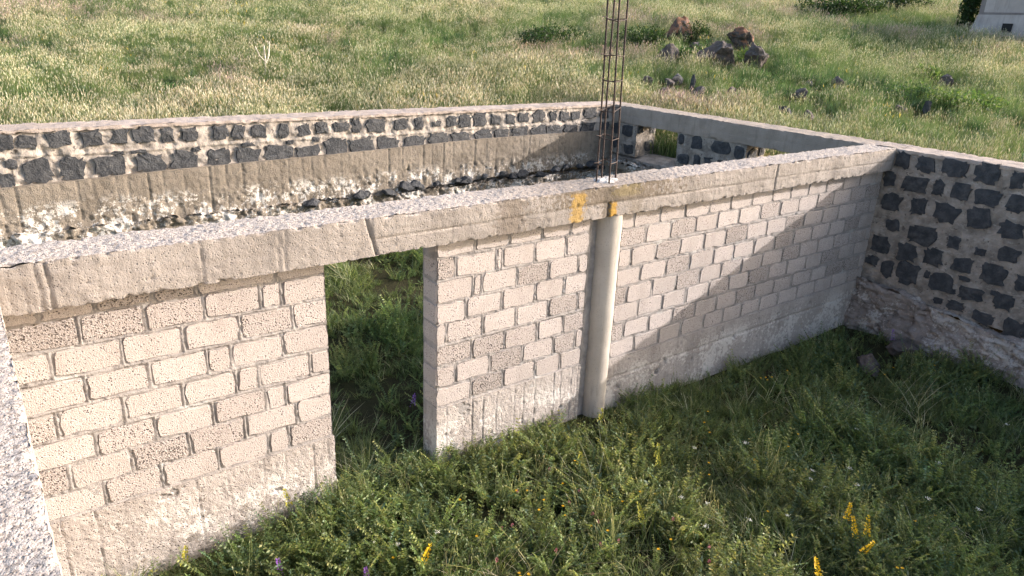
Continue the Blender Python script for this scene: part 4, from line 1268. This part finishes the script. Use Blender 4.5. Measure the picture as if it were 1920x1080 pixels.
def flower(name, label, cat, x, y, h, kind, col, seed, group):
    r = np.random.default_rng(seed)
    root = thing(name, label, cat, (x, y, ground_at(x, y)), group)
    b = r.uniform(0, 6.28); ln = h * r.uniform(.05, .3)
    p1 = (math.cos(b) * ln * .35, math.sin(b) * ln * .35, h * .6); p2 = (math.cos(b) * ln, math.sin(b) * ln, h)
    t = Tuft(); t.stem([(0, 0, 0), p1, p2], .0032, vary(r, G1, .2))
    for k in range(5): t.leaf(np.array(p1) * r.uniform(.3, 1.2), (r.normal(), r.normal(), .6), (0, 0, 1), .035, .008, vary(r, G0))
    obj('stem', plant_mesh('stem', t, M_LEAF1), root)
    t = Tuft(); p2 = np.array(p2); d = p2 - np.array(p1); d /= np.linalg.norm(d)
    if kind == 'disc':
        for k in range(9):
            a = k * 6.283 / 9; t.leaf(p2, (math.cos(a), math.sin(a), .35), (0, 0, 1), .014, .008, vary(r, col, .12))
        t.head(p2 - d * .003, d, .010, .010, vary(r, col, .1))
    elif kind == 'umbel':
        for k in range(26):
            q = r.normal(size=2) * .010; t.leaf(p2 + np.array([q[0], q[1], r.uniform(0, .006)]), (r.normal(), r.normal(), .4), (0, 0, 1), .010, .007, vary(r, col, .1))
    elif kind == 'spike':
        for k in range(90):
            s_ = r.random(); a = r.uniform(0, 6.28); q = .016 * (1.1 - s_)
            t.leaf(p2 - d * .16 * (1 - s_) + np.array([math.cos(a) * q, math.sin(a) * q, 0]), (math.cos(a), math.sin(a), .6), (0, 0, 1), .017, .010, vary(r, col, .15))
    elif kind == 'clover':
        for k in range(40):
            v = r.normal(size=3); v /= np.linalg.norm(v); t.leaf(p2 + v * np.array([.005, .005, .012]), v + np.array([0, 0, .6]), r.normal(size=3), .010, .004, vary(r, col, .2))
    obj('flower_head', plant_mesh('flower_head', t, M_PETAL), root)


YEL = [(-3.16, -0.54), (-3.14, -0.59), (-3.09, -0.61), (-3.04, -0.62), (-2.79, -0.67), (-2.76, -0.62), (-0.91, -1.4), (-1.36, -1.15), (-1.64, -1.23), (-4.73, -1.55), (-4.69, -1.58), (-4.55, -1.81), (-3.97, -1.54), (-4.27, -1.55), (-5.35, -2.13), (-5.07, -3.07), (-5.01, -3.08), (-4.13, -2.9), (-4.3, -2.83), (-6.19, -0.74), (-6.51, -0.89), (-6.75, -1.03), (-6.92, -1.14), (-6.77, -1.2), (-6.79, -1.29), (-6.66, -1.51), (-6.57, -1.62), (-6.05, -1.4), (-5.99, -1.46), (-6.26, -1.37), (-6.28, -1.93), (-6.47, -1.95), (-4.71, -1.03), (-5.2, -1.41), (-5.36, -1.5), (-4.57, -0.82), (-4.31, -0.72), (-8.08, -0.96), (-7.34, -0.72), (-6.97, -0.81), (-6.79, -0.85), (-7.54, -1.13), (-7.43, -1.6), (-7.42, -1.63), (-7.44, -1.56), (-7.39, -1.61)]
WHI = [(-3.4, -1.84), (-4.69, -2.02), (-4.52, -2.02), (-4.56, -2.2), (-4.3, -2.39), (-3.95, -2.77), (-3.79, -3.08), (-1.85, -2.57), (-3.21, -2.58), (-4.15, -2.12), (-4.59, -1.38), (-5.25, -2.26), (-5.6, -2.16), (-5.7, -1.85), (-4.59, -1.36), (-5.99, -2.03), (-5.17, -1.13), (-5.81, -1.64), (-8.05, -0.85), (-7.74, -0.92)]
PIN = [(-6.42, -0.68), (-6.46, -1.08), (-6.66, -1.16), (-6.53, -1.36), (-7.11, -1.5), (-6.78, -1.67), (-6.61, -1.73), (-6.08, -2.09), (-6.19, -2.25), (-6.06, -1.72), (-6.58, -1.49), (-7.02, -1.9), (-7.25, -1.11), (-7.18, -1.18), (-6.89, -0.83), (-7.46, -1.33)]
SPI = [(-4.92, -2.55), (-5.2, -2.79), (-5.08, -2.76), (-5.0, -2.78), (-5.73, -2.85), (-7.98, -1.11), (-5.55, -0.36), (-5.51, -1.07), (-5.59, -1.18), (-6.17, -0.76), (-6.31, -1.69), (-8.48, 0.0), (-9.31, -0.11)]
SPL = ['tallest bright yellow flower spike in the shaded yard at lower right', 'short yellow flower spike leaning left of a pair at lower right', 'middle small yellow flower spike of the group at lower right', 'right hand yellow flower spike of the group at lower right',
       'low yellow flower spike near the bottom edge right of centre', 'orange yellow flower spike in the sunny grass below the doorway', 'tall yellow green flower stalk leaning in front of the round column', 'upper yellow flower stalk at the edge of sun and shade',
       'lower yellow flower stalk at the edge of sun and shade', 'thin yellow stalk in the sunny weeds below the column', 'yellow stalk amid sunny grass at bottom centre', 'pale yellow stalk against the concrete base beside the doorway', 'yellow green stalk against the foot of the near block wall']
def where(x, y):
    if x > -1.8: return 'beside the flat brown stone in shade', 'by the flat stone'
    if x > -3.4 and y > -0.8: return 'in shade at the foot of the far block wall', 'along the far block wall'
    if y < -2.7: return 'in shade at the bottom edge right of centre', 'at the bottom edge'
    if x > -4.85 and y < -1.95: return 'in shade beside the tall yellow spikes', 'by the yellow spikes'
    if x > -4.85: return 'in the middle of the shaded yard', 'in the middle of the shaded yard'
    if x > -5.75: return 'where the shade meets the sunny grass', 'along the shadow edge'
    if x < -7.38 and y < -1.5: return 'in a tight cluster at the bottom edge', 'in a cluster'
    if x < -7.3: return 'in sunny grass just before the doorway', 'before the doorway'
    if y > -1.08: return 'in sunny grass below the middle block wall', 'below the middle block wall'
    if x > -6.5: return 'in sunny weeds close to the shadow edge', 'in the sunny weeds'
    return 'in the sunny grass at bottom centre', 'in the sunny grass'


for k, (x, y) in enumerate(YEL):
    sh = x > -5.75
    flower('yellow_flower', 'tiny yellow flower ' + where(x, y)[0], 'flower', x, y, .22, 'disc', (.72, .42, .02), 600 + k, 'yellow flowers ' + where(x, y)[1])
for k, (x, y) in enumerate(WHI):
    sh = x > -5.75
    flower('white_flower', 'small flat white flower ' + where(x, y)[0], 'flower', x, y, .26, 'umbel', (.75, .73, .66), 700 + k, 'white flowers ' + where(x, y)[1])
for k, (x, y) in enumerate(PIN):
    flower('pink_flower', 'small pink flower head ' + where(x, y)[0], 'flower', x, y, .21, 'clover', (.50, .17, .24), 800 + k, 'pink flowers ' + where(x, y)[1])
for k, (x, y) in enumerate(SPI):
    flower('yellow_flower_spike', SPL[k], 'flower', x, y, .42 if k < 5 else .36, 'spike', (.75, .50, .02) if k < 6 else (.38, .36, .06), 900 + k, 'yellow flower spikes')
for k, ((x, y), lb) in enumerate(zip([(-8.78, -0.6), (-6.91, 0.89), (-0.53, -0.75), (-8.33, -1.03)], ['purple flower spike in the sunny grass at the bottom left', 'purple flower in the dark shade inside the doorway', 'violet flower spike near the corner of the rear wall', 'pale lilac flower in the grass at the bottom edge'])):
    flower('purple_flower', lb, 'flower', x, y, .30, 'spike', (.30, .13, .50), 950 + k, 'purple flowers')
